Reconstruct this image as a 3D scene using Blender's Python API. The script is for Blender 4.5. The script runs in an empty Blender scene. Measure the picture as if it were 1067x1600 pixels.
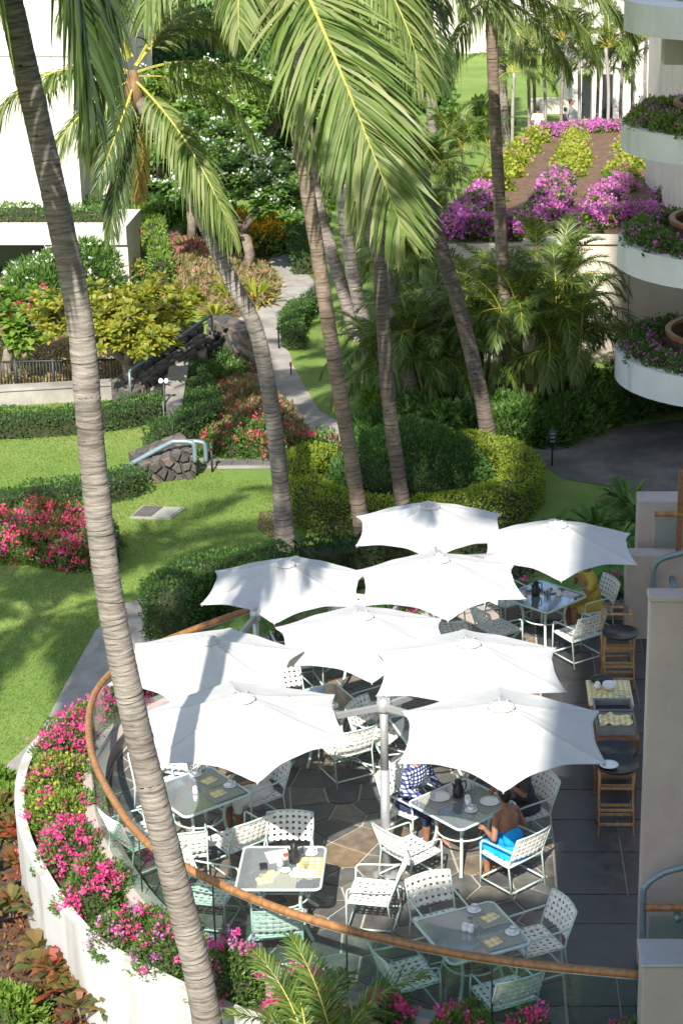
import bpy, bmesh, math, random
import numpy as np
from mathutils import Vector, Matrix

# ---------------------------------------------------------------- camera, sky, sun, exposure
SC = bpy.context.scene
COL = SC.collection
R = math.radians
F_PX, CX, CY, TH, H = 3000.0, 733.0, 800.0, R(19.8), 11.5      # focal length and principal point of the 1067 x 1600 photograph
cam_d = bpy.data.cameras.new('camera')
cam = bpy.data.objects.new('camera', cam_d); COL.objects.link(cam)
cam.location = (0, 0, H); cam.rotation_euler = (math.pi/2 - TH, 0, 0)
cam_d.sensor_fit = 'VERTICAL'; cam_d.sensor_height = 36.0; cam_d.lens = 36.0*F_PX/1600
cam_d.shift_x = -(CX - 533.5)/1600.0; cam_d.clip_end = 3000; cam_d.clip_start = 0.05
SC.camera = cam
SUN_EL, SUN_AZ = R(41), R(5.5)       # light travels towards +Y, a little towards +X
wd = bpy.data.worlds.new('World'); SC.world = wd; wd.use_nodes = True
nt = wd.node_tree
sky = nt.nodes.new('ShaderNodeTexSky'); sky.sky_type = 'NISHITA'; sky.sun_disc = False
sky.sun_elevation = SUN_EL; sky.sun_rotation = R(180) + SUN_AZ
nt.links.new(sky.outputs[0], nt.nodes['Background'].inputs[0]); nt.nodes['Background'].inputs[1].default_value = 0.145
sd = bpy.data.lights.new('sun', 'SUN'); sun = bpy.data.objects.new('sun', sd); COL.objects.link(sun)
sd.energy = 4.7; sd.angle = R(0.55); sd.color = (1.0, 0.95, 0.86)
SDIR = Vector((math.sin(SUN_AZ)*math.cos(SUN_EL), math.cos(SUN_AZ)*math.cos(SUN_EL), -math.sin(SUN_EL)))
sun.rotation_euler = SDIR.to_track_quat('-Z', 'Y').to_euler(); sun.location = (0, -20, 40)
SC.view_settings.view_transform = 'Standard'; SC.view_settings.look = 'None'
SC.view_settings.exposure = 1.0; SC.view_settings.gamma = 1.0; SC.view_settings.use_curve_mapping = False
SC.render.engine = 'CYCLES'; SC.cycles.max_bounces = 7; SC.cycles.transparent_max_bounces = 16
SC.cycles.use_denoising = True

# ---------------------------------------------------------------- surveying: photograph pixel -> place in the world
cT, sT = math.cos(TH), math.sin(TH)
def G(px, py, z=0.0):
    u, v = (px-CX)/F_PX, (py-CY)/F_PX
    t = (z-H)/(-sT - v*cT)
    return Vector((u*t, (cT - v*sT)*t, z))
def D(px, py, y):
    u, v = (px-CX)/F_PX, (py-CY)/F_PX
    t = y/(cT - v*sT)
    return Vector((u*t, y, H + (-sT - v*cT)*t))
def ppm(p):
    return F_PX/(p[1]*cT - (p[2]-H)*sT)
GZ = -1.0                                     # level of the lawn; the terrace floor is z = 0
rng = np.random.default_rng(7)
random.seed(11)

# ---------------------------------------------------------------- object helpers
def tag(o, label=None, cat=None, group=None, kind=None):
    if label: o['label'] = label
    if cat: o['category'] = cat
    if group: o['group'] = group
    if kind: o['kind'] = kind
    return o
def empty(name, loc=(0, 0, 0), rz=0.0, label=None, cat=None, group=None):
    o = bpy.data.objects.new(name, None); COL.objects.link(o)
    o.location = loc; o.rotation_euler = (0, 0, rz); o.empty_display_size = 0.1
    return tag(o, label, cat, group)
def link(name, me, parent=None, loc=None, rz=None):
    o = bpy.data.objects.new(name, me); COL.objects.link(o)
    if parent is not None: o.parent = parent
    if loc is not None: o.location = loc
    if rz is not None: o.rotation_euler = (0, 0, rz)
    return o
def copy_tree(o, parent=None):
    c = o.copy(); COL.objects.link(c); c.parent = parent
    for ch in [k for k in o.children]: copy_tree(ch, c)
    return c
def np_mesh(name, V, Fc, mats, mi=None, smooth=False):
    """V (n,3) array, Fc list of (m,k) index arrays (k = 3 or 4)."""
    me = bpy.data.meshes.new(name)
    V = np.asarray(V, dtype=np.float32)
    me.vertices.add(len(V)); me.vertices.foreach_set('co', V.ravel())
    Fc = [np.asarray(f, dtype=np.int32) for f in Fc if len(f)]
    tot = sum(f.size for f in Fc); npoly = sum(len(f) for f in Fc)
    me.loops.add(tot); me.polygons.add(npoly)
    me.loops.foreach_set('vertex_index', np.concatenate([f.ravel() for f in Fc]))
    ls = np.concatenate([np.full(len(f), f.shape[1], np.int32) for f in Fc])
    me.polygons.foreach_set('loop_start', np.concatenate([[0], np.cumsum(ls)[:-1]]).astype(np.int32))
    if mi is not None: me.polygons.foreach_set('material_index', np.asarray(mi, np.int32))
    me.polygons.foreach_set('use_smooth', np.full(npoly, smooth))
    for m in mats: me.materials.append(m)
    me.update(calc_edges=True); me.validate()
    return me

class MB:
    """collects shapes, builds ONE mesh"""
    def __init__(s): s.v = []; s.f = []; s.m = []; s.cur = 0; s.sm = []
    def add(s, vs, fs, smooth=False):
        n = len(s.v); s.v += [tuple(v) for v in vs]
        for f in fs: s.f.append([i+n for i in f]); s.m.append(s.cur); s.sm.append(smooth)
        return s
    def box(s, c, size, rz=0.0, top=1.0):
        x, y, z = size[0]/2, size[1]/2, size[2]/2
        vs = []
        ca, sa = math.cos(rz), math.sin(rz)
        for dz, k in ((-z, 1), (z, top)):
            for a, b in ((-x, -y), (x, -y), (x, y), (-x, y)):
                a *= k; b *= k
                vs.append((c[0]+a*ca-b*sa, c[1]+a*sa+b*ca, c[2]+dz))
        return s.add(vs, [(3, 2, 1, 0), (4, 5, 6, 7), (0, 1, 5, 4), (1, 2, 6, 5), (2, 3, 7, 6), (3, 0, 4, 7)])
    def tube(s, path, r, n=8, cap=True, closed=False):
        P = [Vector(p) for p in path]; m = len(P)
        rs = r if isinstance(r, (list, tuple, np.ndarray)) else [r]*m
        vs = []; up = Vector((0, 0, 1)); prevn = None
        for i in range(m):
            if closed: t = P[(i+1) % m]-P[i-1]
            else: t = P[min(i+1, m-1)]-P[max(i-1, 0)]
            t.normalize()
            if prevn is None:
                a = up if abs(t.z) < .9 else Vector((1, 0, 0))
                nn = (a - t*a.dot(t)).normalized()
            else: nn = (prevn - t*prevn.dot(t)).normalized()
            prevn = nn; b = t.cross(nn)
            for k in range(n):
                an = 2*math.pi*k/n
                vs.append(P[i] + (nn*math.cos(an) + b*math.sin(an))*rs[i])
        fs = []
        for i in range(m if closed else m-1):
            i2 = (i+1) % m
            for k in range(n): fs.append((i*n+k, i*n+(k+1) % n, i2*n+(k+1) % n, i2*n+k))
        if cap and not closed: fs += [tuple(range(n-1, -1, -1)), tuple((m-1)*n+k for k in range(n))]
        return s.add(vs, fs, True)
    def lathe(s, prof, c=(0, 0, 0), n=20, sx=1, sy=1):
        vs = []
        for r_, z_ in prof:
            for k in range(n):
                a = 2*math.pi*k/n; vs.append((c[0]+r_*sx*math.cos(a), c[1]+r_*sy*math.sin(a), c[2]+z_))
        fs = []
        for i in range(len(prof)-1):
            for k in range(n): fs.append((i*n+k, i*n+(k+1) % n, (i+1)*n+(k+1) % n, (i+1)*n+k))
        fs += [tuple(range(n-1, -1, -1)), tuple((len(prof)-1)*n+k for k in range(n))]
        return s.add(vs, fs, True)
    def prism(s, poly, z0, z1, shrink=0.0):
        n = len(poly); cx = sum(p[0] for p in poly)/n; cy = sum(p[1] for p in poly)/n
        vs = [(p[0], p[1], z0) for p in poly] + [(cx+(p[0]-cx)*(1-shrink), cy+(p[1]-cy)*(1-shrink), z1) for p in poly]
        ar = sum(poly[i][0]*poly[(i+1) % n][1]-poly[(i+1) % n][0]*poly[i][1] for i in range(n))
        fs = [tuple(range(n-1, -1, -1)), tuple(range(n, 2*n))] + [(i, (i+1) % n, n+(i+1) % n, n+i) for i in range(n)]
        if ar < 0: fs = [tuple(reversed(f)) for f in fs]
        return s.add(vs, fs)
    def mesh(s, name, *mats):
        me = bpy.data.meshes.new(name); me.from_pydata(s.v, [], s.f)
        for m in mats: me.materials.append(m)
        me.polygons.foreach_set('material_index', s.m); me.polygons.foreach_set('use_smooth', s.sm)
        me.update(); return me
    def build(s, name, mats, parent=None, loc=None, rz=None, bevel=0):
        if not isinstance(mats, (list, tuple)): mats = [mats]
        o = link(name, s.mesh(name, *mats), parent, loc, rz)
        if bevel:
            b = o.modifiers.new('bevel', 'BEVEL'); b.width = bevel; b.segments = 2; b.limit_method = 'ANGLE'
        return o

def spline(pts, n=8, closed=False):
    P = [Vector(p) for p in pts]; m = len(P); out = []
    for i in range(m if closed else m-1):
        g = (lambda k: P[k % m]) if closed else (lambda k: P[max(0, min(m-1, k))])
        p0, p1, p2, p3 = g(i-1), g(i), g(i+1), g(i+2)
        for j in range(n):
            t = j/n
            out.append(0.5*((2*p1)+(p2-p0)*t+(2*p0-5*p1+4*p2-p3)*t*t+(3*p1-p0-3*p2+p3)*t**3))
    if not closed: out.append(P[-1].copy())
    return out
def in_poly(x, y, poly):
    r = np.zeros(len(x), bool); n = len(poly); j = n-1
    for i in range(n):
        xi, yi, xj, yj = poly[i][0], poly[i][1], poly[j][0], poly[j][1]
        c = ((yi > y) != (yj > y)) & (x < (xj-xi)*(y-yi)/((yj-yi) if yj != yi else 1e-9)+xi)
        r ^= c; j = i
    return r
def sheet(name, pts, z, mat, thick=0.0, label=None, cat=None, kind='structure'):
    """flat polygon from photograph pixels, laid at height z"""
    poly = [G(a, b, z) for a, b in pts]
    m = MB()
    if thick: m.prism(poly, z-thick, z)
    else:
        ar = sum(poly[i].x*poly[(i+1) % len(poly)].y-poly[(i+1) % len(poly)].x*poly[i].y for i in range(len(poly)))
        idx = list(range(len(poly)))
        m.add(poly, [idx if ar > 0 else idx[::-1]])
    o = m.build(name, mat); tag(o, label, cat, None, kind)
    if thick or True:
        bm = bmesh.new(); bm.from_mesh(o.data); bmesh.ops.triangulate(bm, faces=bm.faces[:]); bm.to_mesh(o.data); bm.free()
    return o

# ---------------------------------------------------------------- materials
def mat(name):
    m = bpy.data.materials.new(name); m.use_nodes = True
    nt = m.node_tree; return m, nt, nt.nodes['Principled BSDF'], nt.nodes.new, nt.links.new
def ramp(nt, stops):
    r = nt.nodes.new('ShaderNodeValToRGB'); e = r.color_ramp.elements
    while len(e) < len(stops): e.new(0.5)
    for k, (p, c) in enumerate(stops): e[k].position = p; e[k].color = (*c, 1)
    return r
def surf(name, c1, c2, scale=3.0, rough=0.7, bump=0.0, bscale=None, detail=6, spec=0.35, metal=0.0, coord='Object', stretch=None, lo=0.35, hi=0.65, extra=None):
    """noise-mottled surface of two base colours with optional fine relief"""
    m, nt, bs, new, lk = mat(name)
    tc = new('ShaderNodeTexCoord'); src = tc.outputs[coord]
    if stretch:
        mp = new('ShaderNodeMapping'); mp.inputs['Scale'].default_value = stretch; lk(src, mp.inputs[0]); src = mp.outputs[0]
    n = new('ShaderNodeTexNoise'); n.inputs['Scale'].default_value = scale; n.inputs['Detail'].default_value = detail; n.inputs['Roughness'].default_value = .62
    lk(src, n.inputs['Vector'])
    r = ramp(nt, [(lo, c1), (hi, c2)]); lk(n.outputs[0], r.inputs[0])
    out = r.outputs[0]
    if extra:                                    # (scale, colour, threshold) large stains of their own shape
        n2 = new('ShaderNodeTexNoise'); n2.inputs['Scale'].default_value = extra[0]; n2.inputs['Detail'].default_value = 5
        sv = tc.outputs[coord]
        if len(extra) > 3:
            m4 = new('ShaderNodeMapping'); m4.inputs['Scale'].default_value = extra[3]; lk(sv, m4.inputs[0]); sv = m4.outputs[0]
        lk(sv, n2.inputs['Vector'])
        r2 = ramp(nt, [(extra[2], (0, 0, 0)), (extra[2]+.14, (1, 1, 1))]); lk(n2.outputs[0], r2.inputs[0])
        mx = new('ShaderNodeMixRGB'); mx.inputs[2].default_value = (*extra[1], 1)
        lk(r2.outputs[0], mx.inputs[0]); lk(out, mx.inputs[1]); out = mx.outputs[0]
    lk(out, bs.inputs['Base Color'])
    bs.inputs['Roughness'].default_value = rough; bs.inputs['Specular IOR Level'].default_value = spec; bs.inputs['Metallic'].default_value = metal
    if bump:
        nb = new('ShaderNodeTexNoise'); nb.inputs['Scale'].default_value = bscale or scale*6; nb.inputs['Detail'].default_value = 5
        lk(src, nb.inputs['Vector'])
        b = new('ShaderNodeBump'); b.inputs['Strength'].default_value = bump; b.inputs['Distance'].default_value = .02
        lk(nb.outputs[0], b.inputs['Height']); lk(b.outputs[0], bs.inputs['Normal'])
    return m
def leaf(name, cols, rough=0.45, trans=0.45, spec=0.4, tint=None):
    """foliage: one random tone per leaf, light passes through"""
    m, nt, bs, new, lk = mat(name)
    ge = new('ShaderNodeNewGeometry')
    st = [(i/max(1, len(cols)-1), c) for i, c in enumerate(cols)]
    r = ramp(nt, st); lk(ge.outputs['Random Per Island'], r.inputs[0])
    lk(r.outputs[0], bs.inputs['Base Color']); bs.inputs['Roughness'].default_value = rough; bs.inputs['Specular IOR Level'].default_value = spec
    tr = new('ShaderNodeBsdfTranslucent')
    hs = new('ShaderNodeHueSaturation'); hs.inputs['Hue'].default_value = 0.49; hs.inputs['Value'].default_value = 1.5; hs.inputs['Saturation'].default_value = 1.05
    lk(r.outputs[0], hs.inputs['Color']); lk(hs.outputs[0], tr.inputs[0])
    mx = new('ShaderNodeMixShader'); mx.inputs[0].default_value = trans
    lk(bs.outputs[0], mx.inputs[1]); lk(tr.outputs[0], mx.inputs[2])
    lk(mx.outputs[0], nt.nodes['Material Output'].inputs[0])
    return m
def plain(name, c, rough=0.5, metal=0.0, spec=0.4, vary=0.12, scale=9.0):
    c2 = tuple(min(1, k*(1+vary)) for k in c); c1 = tuple(k*(1-vary) for k in c)
    return surf(name, c1, c2, scale, rough, 0, spec=spec, metal=metal)
def glassy(name, tint, refl=0.5, diff=None, dfac=0.0, rough=0.02):
    m, nt, bs, new, lk = mat(name)
    nt.nodes.remove(bs)
    tr = new('ShaderNodeBsdfTransparent'); tr.inputs[0].default_value = (*tint, 1)
    gl = new('ShaderNodeBsdfGlossy'); gl.inputs['Roughness'].default_value = rough
    fr = new('ShaderNodeLayerWeight'); pw = new('ShaderNodeMath'); pw.operation = 'POWER'; pw.inputs[1].default_value = 4.0; lk(fr.outputs['Facing'], pw.inputs[0])
    ma = new('ShaderNodeMath'); ma.operation = 'MULTIPLY_ADD'; ma.inputs[1].default_value = .8; ma.inputs[2].default_value = .04; lk(pw.outputs[0], ma.inputs[0])
    mu = new('ShaderNodeMath'); mu.operation = 'MULTIPLY'; mu.use_clamp = True; mu.inputs[1].default_value = refl; lk(ma.outputs[0], mu.inputs[0])
    base = tr.outputs[0]
    if diff:
        df = new('ShaderNodeBsdfDiffuse'); n = new('ShaderNodeTexNoise'); n.inputs['Scale'].default_value = 5
        r = ramp(nt, [(.3, tuple(k*.85 for k in diff)), (.7, diff)]); lk(n.outputs[0], r.inputs[0]); lk(r.outputs[0], df.inputs[0])
        m2 = new('ShaderNodeMixShader'); m2.inputs[0].default_value = dfac; lk(base, m2.inputs[1]); lk(df.outputs[0], m2.inputs[2]); base = m2.outputs[0]
    mx = new('ShaderNodeMixShader'); lk(mu.outputs[0], mx.inputs[0]); lk(base, mx.inputs[1]); lk(gl.outputs[0], mx.inputs[2])
    lk(mx.outputs[0], nt.nodes['Material Output'].inputs[0])
    return m

M = {}
def grass_material():
    m, nt, bs, new, lk = mat('lawn_grass')
    tc = new('ShaderNodeTexCoord')
    n1 = new('ShaderNodeTexNoise'); n1.inputs['Scale'].default_value = .45; n1.inputs['Detail'].default_value = 7; n1.inputs['Roughness'].default_value = .65
    n2 = new('ShaderNodeTexNoise'); n2.inputs['Scale'].default_value = 26; n2.inputs['Detail'].default_value = 6; n2.inputs['Roughness'].default_value = .8
    mp = new('ShaderNodeMapping'); mp.inputs['Scale'].default_value = (1, .5, 1); lk(tc.outputs['Object'], mp.inputs[0])
    lk(tc.outputs['Object'], n1.inputs[0]); lk(mp.outputs[0], n2.inputs[0])
    r1 = ramp(nt, [(.3, (.125, .205, .045)), (.52, (.17, .26, .06)), (.72, (.25, .3, .095))])
    r2 = ramp(nt, [(.3, (.6, .62, .6)), (.7, (1.3, 1.27, 1.25))])
    lk(n1.outputs[0], r1.inputs[0]); lk(n2.outputs[0], r2.inputs[0])
    mx = new('ShaderNodeMixRGB'); mx.blend_type = 'MULTIPLY'; mx.inputs[0].default_value = 1
    lk(r1.outputs[0], mx.inputs[1]); lk(r2.outputs[0], mx.inputs[2])
    n3 = new('ShaderNodeTexNoise'); n3.inputs['Scale'].default_value = .9; n3.inputs['Detail'].default_value = 8; n3.inputs['Roughness'].default_value = .7
    lk(tc.outputs['Object'], n3.inputs[0]); r3 = ramp(nt, [(.58, (0, 0, 0)), (.76, (.6, .6, .6))]); lk(n3.outputs[0], r3.inputs[0])
    m3 = new('ShaderNodeMixRGB'); m3.inputs[2].default_value = (.23, .2, .085, 1); lk(r3.outputs[0], m3.inputs[0]); lk(mx.outputs[0], m3.inputs[1])
    lk(m3.outputs[0], bs.inputs['Base Color']); bs.inputs['Roughness'].default_value = .85; bs.inputs['Specular IOR Level'].default_value = .15
    b = new('ShaderNodeBump'); b.inputs['Strength'].default_value = .7; b.inputs['Distance'].default_value = .04
    lk(n2.outputs[0], b.inputs['Height']); lk(b.outputs[0], bs.inputs['Normal'])
    return m
M['grass'] = grass_material()
M['concrete'] = surf('path_concrete', (.24, .225, .2), (.34, .315, .28), 2.2, .85, .25, 40, extra=(.7, (.19, .18, .16), .55))
M['asphalt'] = surf('old_asphalt', (.1, .095, .085), (.17, .16, .14), 1.6, .9, .3, 45, extra=(.5, (.07, .068, .062), .52))
M['soil'] = surf('brown_soil', (.085, .05, .03), (.19, .115, .07), 5, .95, .8, 30)
M['darksoil'] = surf('dark_mulch', (.045, .028, .018), (.12, .072, .045), 9, .95, .9, 40)
M['grout'] = surf('sand_grout', (.34, .31, .26), (.44, .41, .35), 12, .95, .3, 60)
def stone_material(name, cols, rough, scale=5):
    m, nt, bs, new, lk = mat(name)
    oi = new('ShaderNodeObjectInfo'); tc = new('ShaderNodeTexCoord')
    r = ramp(nt, [(i/len(cols), c) for i, c in enumerate(cols)]); r.color_ramp.interpolation = 'CONSTANT'; lk(oi.outputs['Random'], r.inputs[0])
    n = new('ShaderNodeTexNoise'); n.inputs['Scale'].default_value = scale; n.inputs['Detail'].default_value = 8; n.inputs['Roughness'].default_value = .65
    ad = new('ShaderNodeVectorMath'); ad.operation = 'ADD'; lk(tc.outputs['Object'], ad.inputs[0]); lk(oi.outputs['Location'], ad.inputs[1]); lk(ad.outputs[0], n.inputs[0])
    r2 = ramp(nt, [(.28, (.55, .55, .57)), (.5, (.95, .95, .95)), (.72, (1.5, 1.42, 1.3))]); lk(n.outputs[0], r2.inputs[0])
    mx = new('ShaderNodeMixRGB'); mx.blend_type = 'MULTIPLY'; mx.inputs[0].default_value = 1; lk(r.outputs[0], mx.inputs[1]); lk(r2.outputs[0], mx.inputs[2])
    lk(mx.outputs[0], bs.inputs['Base Color'])
    rr = ramp(nt, [(.3, (rough-.15,)*3), (.7, (rough+.15,)*3)]); lk(n.outputs[0], rr.inputs[0]); lk(rr.outputs[0], bs.inputs['Roughness'])
    b = new('ShaderNodeBump'); b.inputs['Strength'].default_value = .45; b.inputs['Distance'].default_value = .015; lk(n.outputs[0], b.inputs['Height']); lk(b.outputs[0], bs.inputs['Normal'])
    return m
M['slate'] = stone_material('slate_flagstone', [(.11, .107, .1), (.145, .133, .115), (.165, .15, .122), (.098, .098, .1), (.2, .145, .092), (.128, .126, .114), (.175, .135, .098), (.1, .096, .09), (.15, .138, .116), (.085, .085, .085)], .55)
M['slate_tile'] = stone_material('dark_slate_tile', [(.06, .058, .056), (.07, .066, .062), (.054, .053, .053), (.08, .072, .064), (.063, .063, .064)], .45)
M['lava'] = stone_material('lava_rock', [(.075, .065, .058), (.1, .085, .075), (.06, .054, .052), (.125, .1, .082), (.085, .078, .074)], .85, 9)
M['mortar'] = surf('lava_mortar', (.05, .045, .04), (.1, .09, .08), 10, .95, .6, 50)
M['cream'] = surf('cream_stucco', (.6, .535, .44), (.68, .61, .51), 1.3, .9, .18, 60, extra=(.9, (.5, .44, .36), .56, (1, 1, .15)))
M['white_wall'] = surf('white_stucco', (.54, .51, .455), (.61, .58, .52), .9, .88, .15, 60, extra=(.7, (.46, .435, .39), .56, (1, 1, .12)))
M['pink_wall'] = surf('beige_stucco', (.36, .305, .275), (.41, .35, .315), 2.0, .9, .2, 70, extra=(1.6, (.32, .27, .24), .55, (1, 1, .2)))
M['planter_white'] = surf('planter_white', (.45, .437, .42), (.52, .507, .49), 1.2, .8, .12, 50, extra=(2.2, (.36, .34, .31), .54, (1, 1, .16)))
M['balcony'] = surf('balcony_white', (.68, .665, .635), (.77, .755, .73), 1.0, .85, .12, 50, extra=(1.6, (.58, .56, .52), .58, (1, 1, .14)))
M['wood'] = surf('handrail_wood', (.19, .08, .027), (.34, .165, .06), 3, .42, .15, 30, stretch=(6, 6, .6), spec=.5)
M['teak'] = surf('tray_stand_wood', (.33, .18, .075), (.5, .3, .14), 5, .5, .1, 30, stretch=(5, 5, .7))
M['darkwood'] = surf('service_wood', (.16, .07, .035), (.25, .12, .06), 5, .5, .1, 30, stretch=(.8, 6, 6))
M['sage'] = plain('sage_green_metal', (.48, .585, .525), .42, .0, .5, .06)
M['bluegrey'] = plain('blue_grey_metal', (.16, .22, .24), .4, .2, .5, .08)
M['strap'] = surf('white_vinyl_strap', (.68, .66, .6), (.78, .76, .7), 14, .5, 0, spec=.4)
M['canvas'] = None
M['alu'] = plain('brushed_aluminium', (.42, .42, .42), .4, .5, .5, .05)
M['white'] = plain('white_china', (.78, .78, .77), .2, 0, .6, .03)
M['navy'] = plain('navy_rim', (.03, .04, .1), .3)
M['black'] = surf('black_plastic', (.012, .012, .013), (.03, .03, .032), 6, .38, spec=.5)
M['grey_tub'] = plain('grey_plastic_tub', (.2, .225, .23), .5)
M['glass'] = glassy('railing_glass', (.84, .93, .91), .9)
M['clear'] = glassy('drinking_glass', (.93, .95, .95), 1.0)
M['tabletop'] = glassy('frosted_table_glass', (.75, .78, .78), 3.4, (.36, .39, .42), .5, .05)
M['mat'] = surf('woven_place_mat', (.26, .27, .22), (.34, .35, .29), 60, .85)
M['iron'] = plain('dark_iron', (.035, .04, .04), .5, .3)
M['bark'] = surf('grey_bark', (.11, .085, .065), (.24, .2, .16), 7, .9, .7, 40)
M['twig'] = surf('inner_shade', (.02, .03, .012), (.045, .05, .022), 14, .95, .8, 30)  # dark tone standing in for the shade inside bushes and hedges
M['window'] = plain('dark_window', (.03, .035, .04), .12, 0, .6)
M['paper'] = surf('newsprint', (.45, .43, .41), (.75, .73, .7), 22, .8, lo=.42, hi=.56)
def canvas_material():
    m, nt, bs, new, lk = mat('white_canvas')
    tc = new('ShaderNodeTexCoord'); n = new('ShaderNodeTexNoise'); n.inputs['Scale'].default_value = 3; n.inputs['Detail'].default_value = 5
    lk(tc.outputs['Object'], n.inputs[0]); r = ramp(nt, [(.3, (.53, .525, .51)), (.7, (.59, .585, .575))]); lk(n.outputs[0], r.inputs[0]); lk(r.outputs[0], bs.inputs['Base Color'])
    bs.inputs['Roughness'].default_value = .8; bs.inputs['Specular IOR Level'].default_value = .2
    tr = new('ShaderNodeBsdfTranslucent'); tr.inputs[0].default_value = (.8, .78, .72, 1)
    mx = new('ShaderNodeMixShader'); mx.inputs[0].default_value = .18; lk(bs.outputs[0], mx.inputs[1]); lk(tr.outputs[0], mx.inputs[2]); lk(mx.outputs[0], nt.nodes['Material Output'].inputs[0])
    b = new('ShaderNodeBump'); b.inputs['Strength'].default_value = .35; b.inputs['Distance'].default_value = .06; lk(n.outputs[0], b.inputs['Height']); lk(b.outputs[0], bs.inputs['Normal'])
    return m
M['canvas'] = canvas_material()
M['hem'] = surf('canvas_hem', (.42, .415, .4), (.49, .485, .47), 20, .85)
def check_material(name, a, b, c, cell, axes=('X', 'Z')):
    """woven check: two crossing sets of stripes"""
    m, nt, bs, new, lk = mat(name)
    tc = new('ShaderNodeTexCoord'); sp = new('ShaderNodeSeparateXYZ'); lk(tc.outputs['Object'], sp.inputs[0]); st = []
    for ax in axes:
        d = new('ShaderNodeMath'); d.operation = 'DIVIDE'; d.inputs[1].default_value = cell; lk(sp.outputs[ax], d.inputs[0])
        f = new('ShaderNodeMath'); f.operation = 'FRACT'; lk(d.outputs[0], f.inputs[0])
        g = new('ShaderNodeMath'); g.operation = 'GREATER_THAN'; g.inputs[1].default_value = .5; lk(f.outputs[0], g.inputs[0]); st.append(g)
    ad = new('ShaderNodeMath'); ad.operation = 'ADD'; lk(st[0].outputs[0], ad.inputs[0]); lk(st[1].outputs[0], ad.inputs[1])
    dv = new('ShaderNodeMath'); dv.operation = 'DIVIDE'; dv.inputs[1].default_value = 2; lk(ad.outputs[0], dv.inputs[0])
    r = ramp(nt, [(0, a), (.3, b), (.8, c)]); r.color_ramp.interpolation = 'CONSTANT'; lk(dv.outputs[0], r.inputs[0]); lk(r.outputs[0], bs.inputs['Base Color']); bs.inputs['Roughness'].default_value = .9
    return m
M['napkin'] = check_material('yellow_check_napkin', (.75, .73, .65), (.72, .6, .28), (.68, .45, .1), .07, ('X', 'Y'))
M['plaid'] = check_material('blue_white_plaid', (.012, .018, .07), (.07, .09, .22), (.7, .72, .76), .052)
# foliage tones
M['lf_hedge'] = leaf('hedge_leaves', [(.03, .075, .016), (.05, .12, .024), (.075, .16, .032), (.11, .2, .05)])
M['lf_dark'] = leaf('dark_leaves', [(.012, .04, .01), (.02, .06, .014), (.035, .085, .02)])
M['lf_lime'] = leaf('lime_leaves', [(.1, .18, .018), (.17, .25, .024), (.25, .32, .03), (.32, .36, .04)])
M['lf_green'] = leaf('mid_green_leaves', [(.04, .1, .018), (.075, .16, .03), (.12, .225, .045), (.17, .26, .07)])
M['lf_bright'] = leaf('bright_green_leaves', [(.07, .15, .02), (.12, .22, .03), (.18, .29, .05), (.25, .34, .07)])
M['lf_yellow'] = leaf('yellow_green_leaves', [(.1, .17, .025), (.2, .25, .03), (.32, .33, .04), (.4, .36, .05), (.16, .2, .03), (.34, .28, .05)])
M['lf_olive'] = leaf('olive_ground_cover', [(.14, .15, .05), (.23, .22, .08), (.32, .27, .13), (.38, .25, .17)])
M['lf_bronze'] = leaf('bronze_ti_leaves', [(.06, .06, .02), (.16, .1, .03), (.28, .1, .04), (.3, .045, .03), (.1, .13, .03)])
M['lf_ti'] = leaf('olive_ti_leaves', [(.07, .11, .03), (.13, .14, .04), (.22, .15, .05), (.26, .1, .05), (.1, .16, .04)])
M['lf_palm'] = leaf('palm_leaflets', [(.08, .13, .028), (.12, .185, .042), (.17, .24, .06), (.23, .285, .09), (.3, .32, .135)], .5, .42, .35)
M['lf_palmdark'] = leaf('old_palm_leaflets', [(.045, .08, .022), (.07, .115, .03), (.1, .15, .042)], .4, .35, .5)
M['lf_dead'] = leaf('dry_palm_leaflets', [(.24, .17, .05), (.36, .27, .08), (.42, .34, .12)], .6, .3)
M['lf_areca'] = leaf('areca_leaflets', [(.05, .095, .018), (.085, .15, .026), (.13, .2, .036), (.19, .25, .055)], .4, .4, .5)
M['rachis'] = plain('palm_rachis', (.34, .32, .07), .5, vary=.2)
M['rachis_y'] = plain('yellow_rachis', (.5, .4, .06), .5, vary=.2)
M['pinkfl'] = leaf('pink_bracts', [(.5, .03, .16), (.66, .06, .26), (.74, .14, .36), (.6, .05, .12)], .6, .35, .2)
M['redfl'] = leaf('red_pink_flowers', [(.55, .03, .08), (.7, .08, .16), (.75, .2, .24)], .6, .3, .2)
M['purplefl'] = leaf('purple_bracts', [(.4, .07, .32), (.54, .15, .46), (.64, .27, .56), (.5, .1, .34)], .6, .35, .2)
M['yellowfl'] = leaf('golden_flowers', [(.75, .38, .02), (.8, .5, .03), (.72, .28, .02)], .6, .3, .2)
M['whitefl'] = leaf('white_blossom', [(.75, .74, .68), (.8, .79, .75), (.72, .7, .6)], .6, .3, .2)
M['limefl'] = leaf('lime_new_leaves', [(.28, .33, .05), (.38, .39, .06), (.2, .27, .04)], .6, .35, .2)
M['skin'] = surf('tanned_skin', (.25, .11, .062), (.32, .15, .09), 12, .5, spec=.35)
M['hair'] = surf('dark_hair', (.012, .009, .007), (.035, .024, .018), 30, .45, .5, 90, stretch=(1, 1, .2))
M['blue_cloth'] = surf('bright_blue_cloth', (.0, .26, .66), (.01, .36, .78), 9, .8, .3, 22)
M['gold_cloth'] = surf('mustard_cloth', (.42, .3, .05), (.56, .41, .08), 10, .85, .2, 22)
M['grey_cloth'] = surf('charcoal_cloth', (.04, .04, .042), (.075, .075, .078), 10, .9, .2, 22)
M['navy_cloth'] = surf('navy_cloth', (.015, .022, .06), (.035, .045, .1), 10, .9, .2, 22)
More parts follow.
